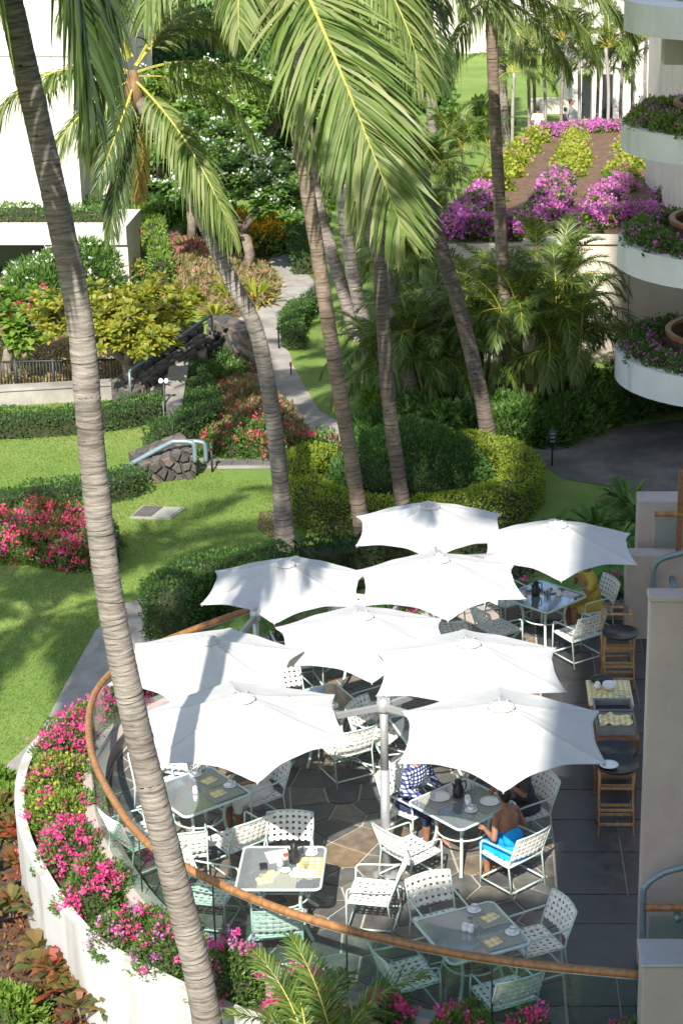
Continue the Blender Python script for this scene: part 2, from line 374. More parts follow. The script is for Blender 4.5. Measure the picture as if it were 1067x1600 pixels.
M['white_cloth'] = surf('white_cloth', (.66, .65, .62), (.76, .75, .72), 10, .9, .2, 22)
M['red_cloth'] = surf('rust_cloth', (.3, .06, .035), (.4, .1, .06), 10, .9, .2, 22)

# ================================================================ THE SETTING
g = MB(); g.add([(-900, -60, GZ), (900, -60, GZ), (900, 1500, GZ), (-900, 1500, GZ)], [(0, 1, 2, 3)])
tag(g.build('lawn', M['grass']), kind='structure')
sheet('garden_path', [(-40, 1240), (0, 1205), (60, 1150), (105, 1065), (150, 985), (195, 943), (275, 918), (330, 905), (345, 935), (262, 1010), (190, 1080), (140, 1150), (40, 1290), (-40, 1340)], GZ+.012, M['concrete'])
sheet('footpath', [(585, 700), (552, 668), (500, 643), (474, 600), (458, 570), (446, 530), (444, 508), (456, 486), (492, 458), (490, 440), (473, 415), (472, 395), (487, 370), (478, 338), (480, 300), (478, 262), (474, 245), (436, 250), (436, 290), (452, 320), (462, 345), (455, 370), (435, 390), (420, 405), (440, 440), (432, 465), (396, 484), (372, 498), (366, 520), (380, 550), (388, 592), (430, 628), (466, 662), (486, 692), (508, 718), (590, 722)], GZ+.012, M['concrete'])
sheet('service_road', [(560, 698), (700, 700), (780, 700), (860, 690), (960, 668), (1067, 655), (1260, 640), (1260, 800), (1067, 776), (950, 760), (880, 748), (850, 728), (780, 727), (600, 727), (560, 727)], GZ+.008, M['asphalt'])
# beds
sheet('soil_bed', [(150, 440), (235, 360), (255, 345), (330, 345), (420, 365), (430, 400), (445, 445), (430, 478), (385, 492), (330, 510), (300, 470), (240, 450)], GZ+.006, M['soil'])
sheet('soil_bed', [(-60, 470), (60, 440), (200, 470), (240, 560), (200, 620), (-60, 622)], GZ+.006, M['soil'])
sheet('soil_bed', [(318, 590), (380, 545), (400, 590), (440, 628), (476, 662), (512, 714), (320, 716)], GZ+.006, M['soil'])
sheet('soil_bed', [(-60, 880), (-60, 800), (60, 770), (160, 760), (225, 738), (240, 735), (200, 765), (165, 795), (168, 830), (190, 850), (180, 876), (140, 884), (60, 868)], GZ+.006, M['soil'])
sheet('soil_bed', [(-200, 1290), (40, 1255), (60, 1300), (330, 1620), (700, 1800), (-200, 2000)], GZ+.006, M['darksoil'])
sheet('soil_bed', [(405, 800), (430, 796), (452, 812), (450, 838), (420, 840), (402, 825)], GZ+.006, M['darksoil'])
sheet('soil_bed', [(560, 690), (600, 640), (700, 660), (860, 690), (970, 660), (1067, 640), (1260, 620), (1260, 560), (1067, 600), (800, 600), (640, 600), (565, 640)], GZ+.005, M['darksoil'])
sheet('stone_walk', [(312, 716), (522, 714), (530, 731), (312, 733)], GZ+.009, M['concrete'])
for k in range(9):
    a = G(318+k*24, 719+(k % 2)*1.5, GZ); c = G(338+k*24, 728, GZ)
    m = MB(); m.box(((a.x+c.x)/2, (a.y+c.y)/2, GZ+.02), (abs(c.x-a.x), abs(a.y-c.y), .03)); m.build('paving_slab', M['asphalt'], bpy.data.objects['stone_walk'])

# ---- terrace outline (a rounded terrace; the handrail follows it)
RAIL = [(1.62, 15.88), (.5, 16.08), (-.62, 16.42), (-1.84, 17.01), (-2.93, 17.83), (-3.62, 18.6), (-4.34, 20.1), (-4.68, 21.35), (-4.74, 22.45), (-4.42, 23.45), (-3.78, 24.27), (-3.0, 25.05), (-2.0, 25.95), (-.8, 26.75), (.6, 27.15), (2.5, 27.25)]
RC = spline([(a, b, 0) for a, b in RAIL], 8)
def offset(path, d):
    out = []
    for i, p in enumerate(path):
        t = path[min(i+1, len(path)-1)]-path[max(i-1, 0)]; n = Vector((-t.y, t.x, 0)).normalized()*-1
        dd = d(i/(len(path)-1)) if callable(d) else d
        out.append(p - n*dd)
    return out
# outward = left-hand side when walking from the near end round to the far end
def outw(f): return 0.62 + 0.36*math.exp(-((f-.52)/.22)**2)
def ribbon(name, A, B, mt, parent=None):
    """solid of constant section: A and B are matching loops of (inner/outer, bottom/top) rails"""
    n = len(A); m = MB()
    return m
def band(name, inner, outer, z0, z1, mt, parent=None, smooth=True):
    n = len(inner); vs = []; fs = []
    for a, b in zip(inner, outer): vs += [(a.x, a.y, z0), (b.x, b.y, z0), (b.x, b.y, z1), (a.x, a.y, z1)]
    for i in range(n-1):
        o = i*4; q = o+4
        for k in range(4): fs.append((o+k, o+(k+1) % 4, q+(k+1) % 4, q+k))
    fs += [(0, 3, 2, 1), (4*n-4, 4*n-3, 4*n-2, 4*n-1)]
    m = MB(); m.add(vs, fs); o = m.build(name, mt, parent)
    bm = bmesh.new(); bm.from_mesh(o.data); bmesh.ops.recalc_face_normals(bm, faces=bm.faces[:]); bm.to_mesh(o.data); bm.free()
    return o
curb = empty('terrace_curb', (0, 0, 0), 0, 'low curved beige parapet wall carrying the glass railing', 'wall')
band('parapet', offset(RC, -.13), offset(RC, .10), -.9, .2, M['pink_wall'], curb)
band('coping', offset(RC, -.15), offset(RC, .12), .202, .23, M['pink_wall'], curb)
pl = empty('terrace_planter', (0, 0, 0), 0, 'curved white planter wall wrapping round the dining terrace', 'planter')
po = offset(RC, outw); pi_ = offset(RC, lambda f: outw(f)-.12)
band('planter_wall', pi_, po, -1.3, .16, M['planter_white'], pl)
band('planter_soil', offset(RC, .101), offset(RC, lambda f: outw(f)-.121), -.9, .02, M['darksoil'], pl)

# ---- slate floor: irregular flagstones, each its own piece
floor_poly = [Vector((p.x, p.y, 0)) for p in offset(RC, -.14)] + [Vector((2.5, 27.1, 0)), Vector((4.6, 27.1, 0)), Vector((4.6, 15.9, 0))]
m = MB(); m.prism([(p.x, p.y) for p in floor_poly], -.4, 0.0); tf = tag(m.build('terrace_floor', M['grout']), kind='structure')
bm = bmesh.new(); bm.from_mesh(tf.data); bmesh.ops.triangulate(bm, faces=bm.faces[:]); bm.to_mesh(tf.data); bm.free()
def clip(poly, nx, ny, c):
    out = []
    for i in range(len(poly)):
        a, b = poly[i], poly[(i+1) % len(poly)]
        da, db = a[0]*nx+a[1]*ny-c, b[0]*nx+b[1]*ny-c
        if da <= 0: out.append(a)
        if (da < 0 < db) or (db < 0 < da):
            t = da/(da-db); out.append((a[0]+(b[0]-a[0])*t, a[1]+(b[1]-a[1])*t))
    return out
def voronoi(S, bounds, gap, reach=2.2):
    """convex cells of sites S inside the convex polygon bounds, shrunk by gap"""
    S = np.asarray(S); cells = []
    for i, s in enumerate(S):
        poly = list(bounds)
        d = np.hypot(S[:, 0]-s[0], S[:, 1]-s[1])
        for j in np.argsort(d)[1:26]:
            if d[j] > reach: break
            nx, ny = (S[j]-s)/d[j]; poly = clip(poly, nx, ny, ((S[j]+s)/2) @ (nx, ny) - gap)
            if len(poly) < 3: break
        if len(poly) < 3: continue
        q = [poly[0]]
        for p in poly[1:]:
            if math.hypot(p[0]-q[-1][0], p[1]-q[-1][1]) > .02: q.append(p)
        if len(q) > 2 and math.hypot(q[0][0]-q[-1][0], q[0][1]-q[-1][1]) < .02: q.pop()
        if len(q) >= 3: cells.append(q)
    return cells
hull = [(p.x, p.y) for p in offset(RC, -.17)[::4]] + [(2.5, 27.06), (2.5, 16.0)]
# ring of matched sites round the near mast gives the curved course seen in the photograph
sites = []
ring_c, ring_r = (-.5, 21.6), 1.75
for a in np.arange(0, 360, 17.0):
    for rr in (ring_r-.24, ring_r+.24):
        sites.append((ring_c[0]+rr*math.cos(R(a)), ring_c[1]+rr*math.sin(R(a))))
tries = 0
while tries < 9000:
    tries += 1
    x, y = random.uniform(-5, 1.0), random.uniform(15.8, 27.2)
    if abs(math.hypot(x-ring_c[0], y-ring_c[1])-ring_r) < .46: continue
    dm = random.choice((.3, .42, .56, .68))
    if all((x-a)**2+(y-b)**2 > dm*dm for a, b in sites): sites.append((x, y))
cells = voronoi(sites, [p for p in clip(hull, 1, 0, .98)], .012)
for q in cells:
    cx = sum(p[0] for p in q)/len(q); cy = sum(p[1] for p in q)/len(q)
    m = MB(); h = random.uniform(.009, .017)
    m.prism([(a-cx, b-cy) for a, b in q], -.03, h, .012)
    o = m.build('flagstone', M['slate'], tf, (cx, cy, 0)); o.rotation_euler = (random.gauss(0, .003), random.gauss(0, .003), 0)
yy = 16.1; row = 0
while yy < 27.0:
    hgt = random.choice((.62, .78, .95)); x = 1.0
    while x < 4.4:
        w = random.choice((.55, .8, 1.0)); m = MB(); m.box((0, 0, 0), (w-.018, min(hgt, 27.05-yy)-.018, .03))
        m.build('floor_tile', M['slate_tile'], tf, (x+w/2, yy+hgt/2 if yy+hgt < 27.05 else (yy+27.05)/2, -.002+random.uniform(0, .003))); x += w
    yy += hgt; row += 1

# ---- glass railing with wooden handrail
gr = empty('glass_railing', (0, 0, 0), 0, 'curved glass railing with brown wooden handrail round the terrace', 'railing')
m = MB(); m.tube([(p.x, p.y, 1.05) for p in RC], .043, 12); m.build('handrail', M['wood'], gr)
m = MB(); m.tube([(p.x, p.y, 1.0) for p in RC], .012, 6); m.build('rail_channel', M['alu'], gr)
i = 0
while i < len(RC)-1:
    j = min(i+10, len(RC)-1); seg = RC[i:j+1]
    a, b = [p.copy() for p in seg], None
    a[0] = a[0].lerp(a[1], .06); a[-1] = a[-1].lerp(a[-2], .06)
    band('glass_pane', offset(a, -.006), offset(a, .006), .231, .99, M['glass'], gr)
    m = MB(); m.tube([(seg[0].x, seg[0].y, .33), (seg[0].x, seg[0].y, 1.01)], .009, 6); m.build('post', M['iron'], gr)
    i = j

# ---- photographer's hotel block behind the camera (its shadow lies over the right of the terrace)
hb = empty('hotel_tower', (0, 0, 0), 0, 'tall cream hotel tower behind the viewpoint', 'building')
m = MB(); m.box((20-1.19, -9.5, 27), (40, 14, 56)); m.build('facade', M['cream'], hb)
m = MB(); m.box((-2.016, -3.2, 33.8), (1.65, 1.0, 11.8)); m.build('shade_block', M['cream'], hb)  # unseen block added only to throw shade over the road and far lawn
prof = []
for k in range(33):
    a = math.pi*k/32; prof.append((-1.4-1.45*math.cos(a), .4+1.6*math.sin(a)))
m = MB(); m.prism([(.05, -2.4)]+[(x, y) for x, y in prof[::-1]]+[(-2.85, -2.4)], 13.5, 14.95); m.build('balcony', M['planter_white'], hb)  # unseen overhead balcony, added and shaped to shade the near table
for k in range(5):
    for lv in range(11):
        if k == 0 and lv == 4: continue
        m = MB(); m.box((2.4+k*6, -2.47, 1.6+lv*3.1), (3.4, .05, 2.1)); m.build('window', M['window'], hb)

# ---- restaurant walls on the right of the terrace
def vbox(name, x0, x1, y0, y1, z0, z1, mt, parent=None, bevel=.012):
    m = MB(); m.box(((x0+x1)/2, (y0+y1)/2, (z0+z1)/2), (x1-x0, y1-y0, z1-z0)); return m.build(name, mt, parent, bevel=bevel)
p0 = D(1010, 940, 17.62)
w1 = empty('restaurant_wall', (0, 0, 0), 0, 'tall blank beige wall beside the service station', 'wall')
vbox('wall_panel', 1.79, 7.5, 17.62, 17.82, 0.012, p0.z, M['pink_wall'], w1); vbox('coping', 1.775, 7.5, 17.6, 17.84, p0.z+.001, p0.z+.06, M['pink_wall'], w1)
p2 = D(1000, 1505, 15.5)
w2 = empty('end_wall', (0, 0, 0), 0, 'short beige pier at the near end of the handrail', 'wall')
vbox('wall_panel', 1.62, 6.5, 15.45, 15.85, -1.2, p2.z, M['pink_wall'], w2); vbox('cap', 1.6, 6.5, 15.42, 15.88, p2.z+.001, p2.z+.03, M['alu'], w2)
def railing_set(name, label, pxa, y, parts):
    t = empty(name, (0, 0, 0), 0, label, 'railing'); return t
st = empty('stair_railing', (0, 0, 0), 0, 'blue-grey tube rail with wooden bar and glass above the near beige pier', 'railing')
yb = 17.3
pts = [D(1004, 1500, yb), D(1004, 1402, yb), D(1010, 1383, yb), D(1025, 1370, yb), D(1048, 1360, yb), D(1110, 1350, yb), D(1300, 1345, yb)]
m = MB(); m.tube(spline(pts, 5), .035, 10); m.build('tube_rail', M['bluegrey'], st)
a = D(1008, 1418, yb-.06); m = MB(); m.tube([a, (a.x+2.5, a.y, a.z)], .04, 10); m.build('wooden_bar', M['wood'], st)
a = D(1014, 1445, yb); vbox('glass_pane', a.x, a.x+2.4, yb-.008, yb+.008, a.z-.8, a.z+.1, M['glass'], st, 0)
a = D(1058, 1433, yb-.02); m = MB(); m.tube([(a.x, a.y-.05, a.z), (a.x, a.y+.05, a.z)], .04, 10); m.build('bracket', M['bluegrey'], st)
pf = D(1018, 783, 26.95)
w3 = empty('garden_end_wall', (0, 0, 0), 0, 'beige wall at the far right corner of the terrace', 'wall')
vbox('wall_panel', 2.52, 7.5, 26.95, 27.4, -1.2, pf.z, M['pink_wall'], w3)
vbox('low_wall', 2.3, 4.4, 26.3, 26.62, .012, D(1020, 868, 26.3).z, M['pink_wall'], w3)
s2 = empty('landing_railing', (0, 0, 0), 0, 'curved blue-grey tube rail with glass at the far right corner', 'railing')
yb = 25.9
pts = [D(1020, 930, yb), D(1020, 895, yb), D(1024, 881, yb), D(1034, 873, yb), D(1050, 868, yb), D(1120, 850, yb)]
m = MB(); m.tube(spline(pts, 5), .045, 10); m.build('tube_rail', M['bluegrey'], s2)
a = D(1022, 803, 26.5); m = MB(); m.tube([a, (a.x+2, a.y, a.z)], .045, 10); m.build('wooden_bar', M['wood'], s2)
a = D(1023, 808, 26.55); b = D(1059, 862, 26.55); vbox('glass_pane', a.x, b.x, 26.545, 26.56, b.z, a.z, M['glass'], s2, 0)
a = D(1061, 735, 26.5); b = D(1061, 862, 26.5); m = MB(); m.box((a.x+.03, 26.5, (a.z+b.z)/2), (.08, .08, a.z-b.z)); m.build('post', M['darkwood'], s2)
a = D(1052, 916, yb); m = MB(); m.tube([(a.x, a.y-.04, a.z), (a.x, a.y+.3, a.z)], .045, 10); m.build('bracket', M['bluegrey'], s2)

# ---- round planter balconies of the hotel wing on the right
BC = (5.75, 39.6); BR = 2.65
wing = empty('hotel_wing', (0, 0, 0), 0, 'cream hotel wing with stacked round planter balconies at right', 'building')
vbox('wall', 5.3, 16, 40.5, 58, GZ, 22, M['cream'], wing, 0)
def disc(name, c, r, z0, z1, mt, parent, n=56, rin=None):
    m = MB()
    if rin is None: m.lathe([(r*.985, z0), (r, z0+.05), (r, z1-.03), (r*.99, z1)], (c[0], c[1], 0), n)
    else: m.lathe([(rin, z0), (r, z0), (r, z1), (rin, z1), (rin, z0)], (c[0], c[1], 0), n); 
    return m.build(name, mt, parent)
def annulus(name, c, r0, r1, z0, z1, mt, parent, n=56):
    vs = []; fs = []
    for k in range(n):
        a = 2*math.pi*k/n
        for r_, z_ in ((r0, z0), (r1, z0), (r1, z1), (r0, z1)): vs.append((c[0]+r_*math.cos(a), c[1]+r_*math.sin(a), z_))
    for k in range(n):
        o, q = k*4, ((k+1) % n)*4
        for j in range(4): fs.append((o+j, q+j, q+(j+1) % 4, o+(j+1) % 4))
    m = MB(); m.add(vs, fs, False); o = m.build(name, mt, parent)
    bm = bmesh.new(); bm.from_mesh(o.data); bmesh.ops.recalc_face_normals(bm, faces=bm.faces[:]); bm.to_mesh(o.data); bm.free(); return o
BAL = []
for k, (yt, ybm) in enumerate(((545, 580), (372, 414), (190, 231), (-2, 46))):
    zt = D(960, yt, 39.6).z; zb = D(960, ybm, 39.6).z
    if k == 0: zb = zt-.62
    b = annulus('balcony_planter', BC, 1.7, BR, zb, zt, M['balcony'], wing)
    disc('balcony_soil', BC, BR-.1, zt-.3, zt-.04, M['darksoil'], wing) if k < 3 else None
    disc('balcony_floor', BC, 1.69, zb+.1, zb+.3, M['cream'], wing)
    zr = zt+.42
    rr = annulus('parapet_rim', BC, 1.48, 1.6, zr-.08, zr, M['wood'], b)
    annulus('parapet', BC, 1.5, 1.58, zb+.3, zr-.081, M['darksoil'] if k < 3 else M['planter_white'], b)
    BAL.append(zt)
a = D(1035, 55, 41); m = MB(); m.box((a.x+3, 40.9, a.z-.1), (6, .78, .9)); m.build('balcony_slab', M['white_wall'], wing)
# ---- retaining wall under the bougainvillea slope
RW = 45.6
SLZ = lambda y: 2.1-(y-46)*.0719
rw = empty('retaining_wall', (0, 0, 0), 0, 'cream retaining wall behind the feathery palms below purple flowers', 'wall')
xl = D(690, 500, RW).x
vbox('upper_wall', xl, 9, RW-.35, RW+.3, .05, 2.0, M['cream'], rw)
vbox('lower_wall', xl, 9, RW, RW+.35, GZ-.2, .049, M['cream'], rw)
vbox('coping', D(815, 500, RW).x, 9, RW-.42, RW+.36, 2.001, 2.1, M['cream'], rw)
for k in range(3):
    x = xl+.5+k*2.0; m = MB(); m.box((x, RW-.352, .9), (.018, .02, 1.7)); m.build('joint', M['mortar'], rw)
# the slope itself
def GS(px, py, dz=0.0):
    u, v = (px-CX)/F_PX, (py-CY)/F_PX; d = Vector((u, cT-v*sT, -sT-v*cT))
    # H + d.z t = 2.1 + dz - (d.y t - 46)*.0719
    t = (2.1+dz+46*.0719-H)/(d.z+.0719*d.y); return d*t+Vector((0, 0, H))
m = MB(); P = [GS(690, 372), GS(705, 345), GS(790, 250), GS(830, 205), GS(1240, 196), GS(1400, 372)]
P[0].y = RW+.2; P[5].y = RW+.2
for q in (P[0], P[5]): q.z = SLZ(q.y)-.02
m.add(P, [(5, 4, 3, 2, 1, 0)]); o = m.build('flower_slope', M['soil']); tag(o, kind='structure')
bm = bmesh.new(); bm.from_mesh(o.data); bmesh.ops.triangulate(bm, faces=bm.faces[:]); bmesh.ops.recalc_face_normals(bm, faces=bm.faces[:]); bm.to_mesh(o.data); bm.free()
m = MB(); a, b, c_, d_ = P[1], P[2], P[3], P[4]
xs = [P[0], P[1], P[2], P[3], P[4]]
vs = [(p.x, p.y, p.z-.01) for p in xs]+[(p.x-.5, p.y+.5, GZ) for p in xs]
m.add(vs, [(i, i+1, i+6, i+5) for i in range(4)]); tag(m.build('slope_bank', M['soil']), kind='structure')

# ---- white tower at upper left and flat-roofed pavilion
wb = empty('white_tower', (0, 0, 0), 0, 'plain white hotel tower behind the leaning palm at upper left', 'building')
a = G(130, 342, GZ); vbox('wall', a.x-26, a.x, a.y, a.y+14, GZ-.5, 26, M['white_wall'], wb, 0)
vbox('side_wing', a.x+.002, a.x+.5, a.y+2.5, a.y+13, GZ-.5, 16, M['cream'], wb, 0)
for k in range(6):
    m = MB(); m.box((a.x-13, a.y-.003, 4.3+k*3.2), (26, .02, .025)); m.build('joint', M['mortar'], wb)
pv = empty('flat_roof_pavilion', (0, 0, 0), 0, 'low white flat-roofed pavilion with a hedge on its roof', 'building')
yp = G(195, 452, GZ).y
z1 = D(195, 354, yp).z; z0 = D(195, 383, yp).z; xr = D(198, 370, yp).x
vbox('roof_slab', xr-13, xr, yp, yp+2.6, z0, z1, M['white_wall'], pv); vbox('column', xr-.42, xr-.002, yp+.1, yp+1.2, GZ, z0-.002, M['white_wall'], pv)
vbox('back_wall', xr-13, xr-.01, yp+2.2, yp+2.4, GZ, z0-.002, M['window'], pv, 0); vbox('side_wall', xr-.2, xr-.01, yp+1.25, yp+2.19, GZ, z0-.002, M['cream'], pv, 0)
# paved strip and grey wall behind the pavilion
sheet('upper_path', [(130, 340), (215, 334), (235, 345), (232, 372), (228, 445), (205, 520), (170, 600), (165, 545), (195, 470), (207, 440), (214, 372), (205, 352), (130, 350)], GZ+.01, M['concrete'])

# ---- hotel entrance block at the top right
tb = empty('entrance_block', (0, 0, 0), 0, 'white hotel block with tall pilasters at the top right', 'building')
yt = 86.0; x0 = D(893, 100, yt).x
vbox('wall', x0, x0+26, yt, yt+16, GZ-2, 24, M['white_wall'], tb, 0)
for px in (893, 925, 958, 992, 1030):
    x = D(px, 60, yt).x; vbox('pilaster', x, x+.45, yt-.55, yt-.002, GZ-1, 24, M['white_wall'], tb, .02)
for k, (px, py) in enumerate(((912, 55), (945, 55), (978, 55), (912, 150), (945, 150))):
    a = D(px, py, yt); m = MB(); m.box((a.x, yt-.02, a.z), (.6, .06, 1.9)); m.build('window', M['window'], tb)
lb = empty('garden_wall', (0, 0, 0), 0, 'low white garden wall behind the flower slope', 'wall')
a = D(690, 196, 88); b = D(893, 196, 88); vbox('wall_panel', a.x+4, b.x, 88, 88.4, GZ-2, a.z+1.2, M['white_wall'], lb)
# far white block between the palms
fb = empty('far_block', (0, 0, 0), 0, 'distant white hotel block between palm crowns', 'building')
a = D(610, 20, 112); b = D(690, 20, 112); vbox('wall', a.x, b.x+9, 112, 122, GZ, 18, M['white_wall'], fb, 0)
for k in range(4): m = MB(); m.box((a.x+1.5+k*3, 111.97, 6), (1.2, .08, 5)); m.build('window', M['window'], fb)

# ---- lava stone walls, steps and rails in the left garden
def stone_face(parent, o, u, v, outline, spacing, depth=.085, gap=.018):
    """clad a planar outline (2D convex, in u/v metres) with separate lava stones standing proud of the mortar"""
    o, u, v = Vector(o), Vector(u).normalized(), Vector(v).normalized(); nrm = u.cross(v)
    xs = [p[0] for p in outline]; ys = [p[1] for p in outline]; S = []
    for _ in range(900):
        p = (random.uniform(min(xs), max(xs)), random.uniform(min(ys), max(ys)))
        if in_poly(np.array([p[0]]), np.array([p[1]]), outline)[0] and all((p[0]-a)**2+((p[1]-b)*1.25)**2 > spacing**2 for a, b in S): S.append(p)
    ol = outline
    ar = sum(ol[i][0]*ol[(i+1) % len(ol)][1]-ol[(i+1) % len(ol)][0]*ol[i][1] for i in range(len(ol)))
    if ar < 0: ol = ol[::-1]
    for q in voronoi(S, ol, gap, 3):
        cx = sum(p[0] for p in q)/len(q); cy = sum(p[1] for p in q)/len(q); d = depth*random.uniform(.6, 1.3)
        c = o+u*cx+v*cy; n = len(q); vs = []
        for k, (s, h) in enumerate(((1, -.03), (.96, d*.5), (.72, d))):
            vs += [tuple(u*((a-cx)*s)+v*((b-cy)*s)+nrm*h) for a, b in q]
        fs = [tuple(range(2*n, 3*n))]
        for k in range(2): fs += [(k*n+i, k*n+(i+1) % n, (k+1)*n+(i+1) % n, (k+1)*n+i) for i in range(n)]
        mm = MB(); mm.add(vs, fs); mm.build('stone', M['lava'], parent, c)
def sloped_wall(name, label, a, b, thick, ha, hb_, spacing=.3, top=True):
    """lava wall from a to b on the ground, top sloping from ha to hb"""
    a, b = Vector(a), Vector(b); t = (b-a); L = t.length; t.normalize(); n = Vector((t.y, -t.x, 0))
    if n.y > 0: n = -n
    w = empty(name, (0, 0, 0), 0, label, 'wall')
    z = a.z; mm = MB(); vs = []
    for p, h in ((a, ha), (b, hb_)):
        for k in (0, 1):
            q = p - n*thick*k; vs += [(q.x, q.y, z-.2), (q.x, q.y, z+h)]
    mm.add(vs, [(0, 1, 5, 4), (2, 6, 7, 3), (1, 3, 7, 5), (0, 2, 3, 1), (4, 5, 7, 6), (0, 4, 6, 2)]); o = mm.build('core', M['mortar'], w)
    bm = bmesh.new(); bm.from_mesh(o.data); bmesh.ops.recalc_face_normals(bm, faces=bm.faces[:]); bm.to_mesh(o.data); bm.free()
    u, v = t, Vector((0, 0, 1))
    if u.cross(v).dot(n) > 0: stone_face(w, (a.x, a.y, z), u, v, [(0, 0), (L, 0), (L, hb_), (0, ha)], spacing)
    else: stone_face(w, (b.x, b.y, z), -u, v, [(0, 0), (L, 0), (L, ha), (0, hb_)], spacing)
    if top:
        sl = (b+Vector((0, 0, hb_)))-(a+Vector((0, 0, ha))); Ls = sl.length; sl.normalize(); w2_ = -n
        base = a+Vector((0, 0, ha))
        if sl.cross(w2_).z > 0: stone_face(w, base, sl, w2_, [(0, 0), (Ls, 0), (Ls, thick), (0, thick)], spacing, .025)
        else:
            base = base - n*thick; stone_face(w, base, sl, n, [(0, 0), (Ls, 0), (Ls, thick), (0, thick)], spacing, .025)
    return w
def tube_rail(name, label, paths, r, mt, posts=()):
    t = empty(name, (0, 0, 0), 0, label, 'railing')
    for p in paths: mm = MB(); mm.tube(p, r, 8); mm.build('rail', mt, t)
    for p, h in posts: mm = MB(); mm.tube([p, (p[0], p[1], p[2]+h)], r*.8, 8); mm.build('post', mt, t)
    return t
a, b = G(222, 757, GZ), G(306, 746, GZ)
sloped_wall('lava_stone_wall', 'dark lava stone wall end on the lawn below two grey handrails', a, b, 1.0, .38, .66, .19)
for k, (dx, lab) in enumerate(((0, 'nearer grey tube handrail over the lava wall end on the lawn'), (1, 'farther grey tube handrail over the lava wall end on the lawn'))):
    y_ = a.y+.3+k*.95
    q = [D(196, 730, y_), D(262, 694, y_), D(276, 690, y_), D(298, 691, y_), D(304, 698, y_), D(305, 722, y_)]
    if k: q = [p+Vector((.22, 0, 0)) for p in q]
    tube_rail('handrail', lab, [spline(q, 4)], .05, M['bluegrey'])
a, b = G(378, 588, GZ), G(345, 545, GZ); a2 = G(378, 590, GZ)
sloped_wall('lava_stone_wall', 'lava stone wall at the head of the garden steps beside the footpath', G(330, 560, GZ), G(380, 588, GZ), .5, 1.05, 1.1, .3)
a, b = G(206, 640, GZ), G(335, 588, GZ)
sloped_wall('lava_stone_wall', 'dark sloping lava wall of the garden steps under the yellow tree', a, b, .35, .42, 1.0, .28)
a2, b2 = G(196, 632, GZ), G(320, 574, GZ)
sloped_wall('lava_stone_wall', 'far lava wall of the garden steps below the yellow tree', a2, b2, .35, .5, 1.1, .3)
tube_rail('handrail', 'grey handrail climbing beside the garden steps', [[(a.x, a.y, GZ+.9), (b.x, b.y, GZ+1.5)]], .035, M['bluegrey'], [((a.x, a.y, GZ+.3), .6), ((b.x, b.y, GZ+.9), .6)])
e0, e1 = D(328, 541, 45), D(372, 524, 46)
tube_rail('handrail', 'grey handrail on top of the lava wall by the footpath', [spline([e0, e1, D(378, 526, 46.1), D(380, 545, 46.1)], 4)], .05, M['bluegrey'])
for k in range(6):
    f0 = k/6; p = a2.lerp(b2, f0+.08)-Vector((0, .3, 0)); m = MB(); m.box((p.x+.1, p.y-.25, GZ+.06+f0*.8-.15), (.5, 1.3, .4)); tag(m.build('stair_step', M['concrete']), kind='structure')
# grey kerb wall with rail at left, and iron fence
a, b = G(-40, 640, GZ), G(205, 626, GZ)
rk = empty('grey_retaining_wall', (0, 0, 0), 0, 'low grey retaining wall below the iron fence at left', 'wall')
m = MB(); c = (a+b)/2; L = (b-a).length; m.box((c.x, c.y+.3, GZ+.17), (L, .35, .36), math.atan2(b.y-a.y, b.x-a.x)); m.build('wall_panel', M['concrete'], rk, bevel=.02)
m = MB(); m.box((c.x, c.y+.3, GZ+.38), (L+.05, .42, .06), math.atan2(b.y-a.y, b.x-a.x)); m.build('coping', M['concrete'], rk, bevel=.01)
fe = empty('iron_fence', (0, 0, 0), 0, 'dark iron fence with thin bars along the low wall at left', 'fence')
fa, fb2 = G(-40, 632, GZ)+Vector((0, .6, .1)), G(196, 626, GZ)+Vector((0, .6, .1))
for h in (.12, .72): m = MB(); m.tube([fa+Vector((0, 0, h)), fb2+Vector((0, 0, h))], .025, 6); m.build('rail', M['iron'], fe)
n = 46
bar = MB(); bar.tube([(0, 0, .1), (0, 0, .72)], .013, 5); bme = bar.mesh('bar', M['iron'])
for k in range(n+1): link('bar', bme, fe, fa.lerp(fb2, k/n))
for k in range(5): m = MB(); m.tube([(0, 0, -.1), (0, 0, .78)], .035, 6); m.build('post', M['iron'], fe, fa.lerp(fb2, k/4))
wl = empty('grey_wing_wall', (0, 0, 0), 0, 'narrow sloping grey wall between hedge and lawn', 'wall')
a, b = G(272, 668, GZ), G(284, 604, GZ)
m = MB(); vs = []
for p, h in ((a, .55), (b, .7)):
    vs += [(p.x-.22, p.y, GZ-.1), (p.x+.22, p.y, GZ-.1), (p.x+.22, p.y, GZ+h), (p.x-.22, p.y, GZ+h)]
m.add(vs, [(0, 1, 2, 3), (7, 6, 5, 4), (0, 4, 5, 1), (1, 5, 6, 2), (2, 6, 7, 3), (3, 7, 4, 0)]); m.build('wall_panel', M['concrete'], wl, bevel=.02)
# utility cover in the lawn
uc = empty('utility_cover', (0, 0, 0), 0, 'rectangular utility cover set into the lawn', 'utility cover')
q = [G(203, 810, GZ), G(268, 812, GZ), G(291, 795, GZ), G(224, 792, GZ)]
m = MB(); m.prism([(p.x, p.y) for p in q], GZ, GZ+.03); m.build('frame', M['concrete'], uc)
for s0, s1, mt in ((.05, .48, 'asphalt'), (.52, .95, 'mat')):
    def L2(s, t): return q[0].lerp(q[1], s).lerp(q[3].lerp(q[2], s), t)
    m = MB(); m.prism([(p.x, p.y) for p in (L2(s0, .08), L2(s1, .08), L2(s1, .92), L2(s0, .92))], GZ+.031, GZ+.045); m.build('lid', M[mt], uc)
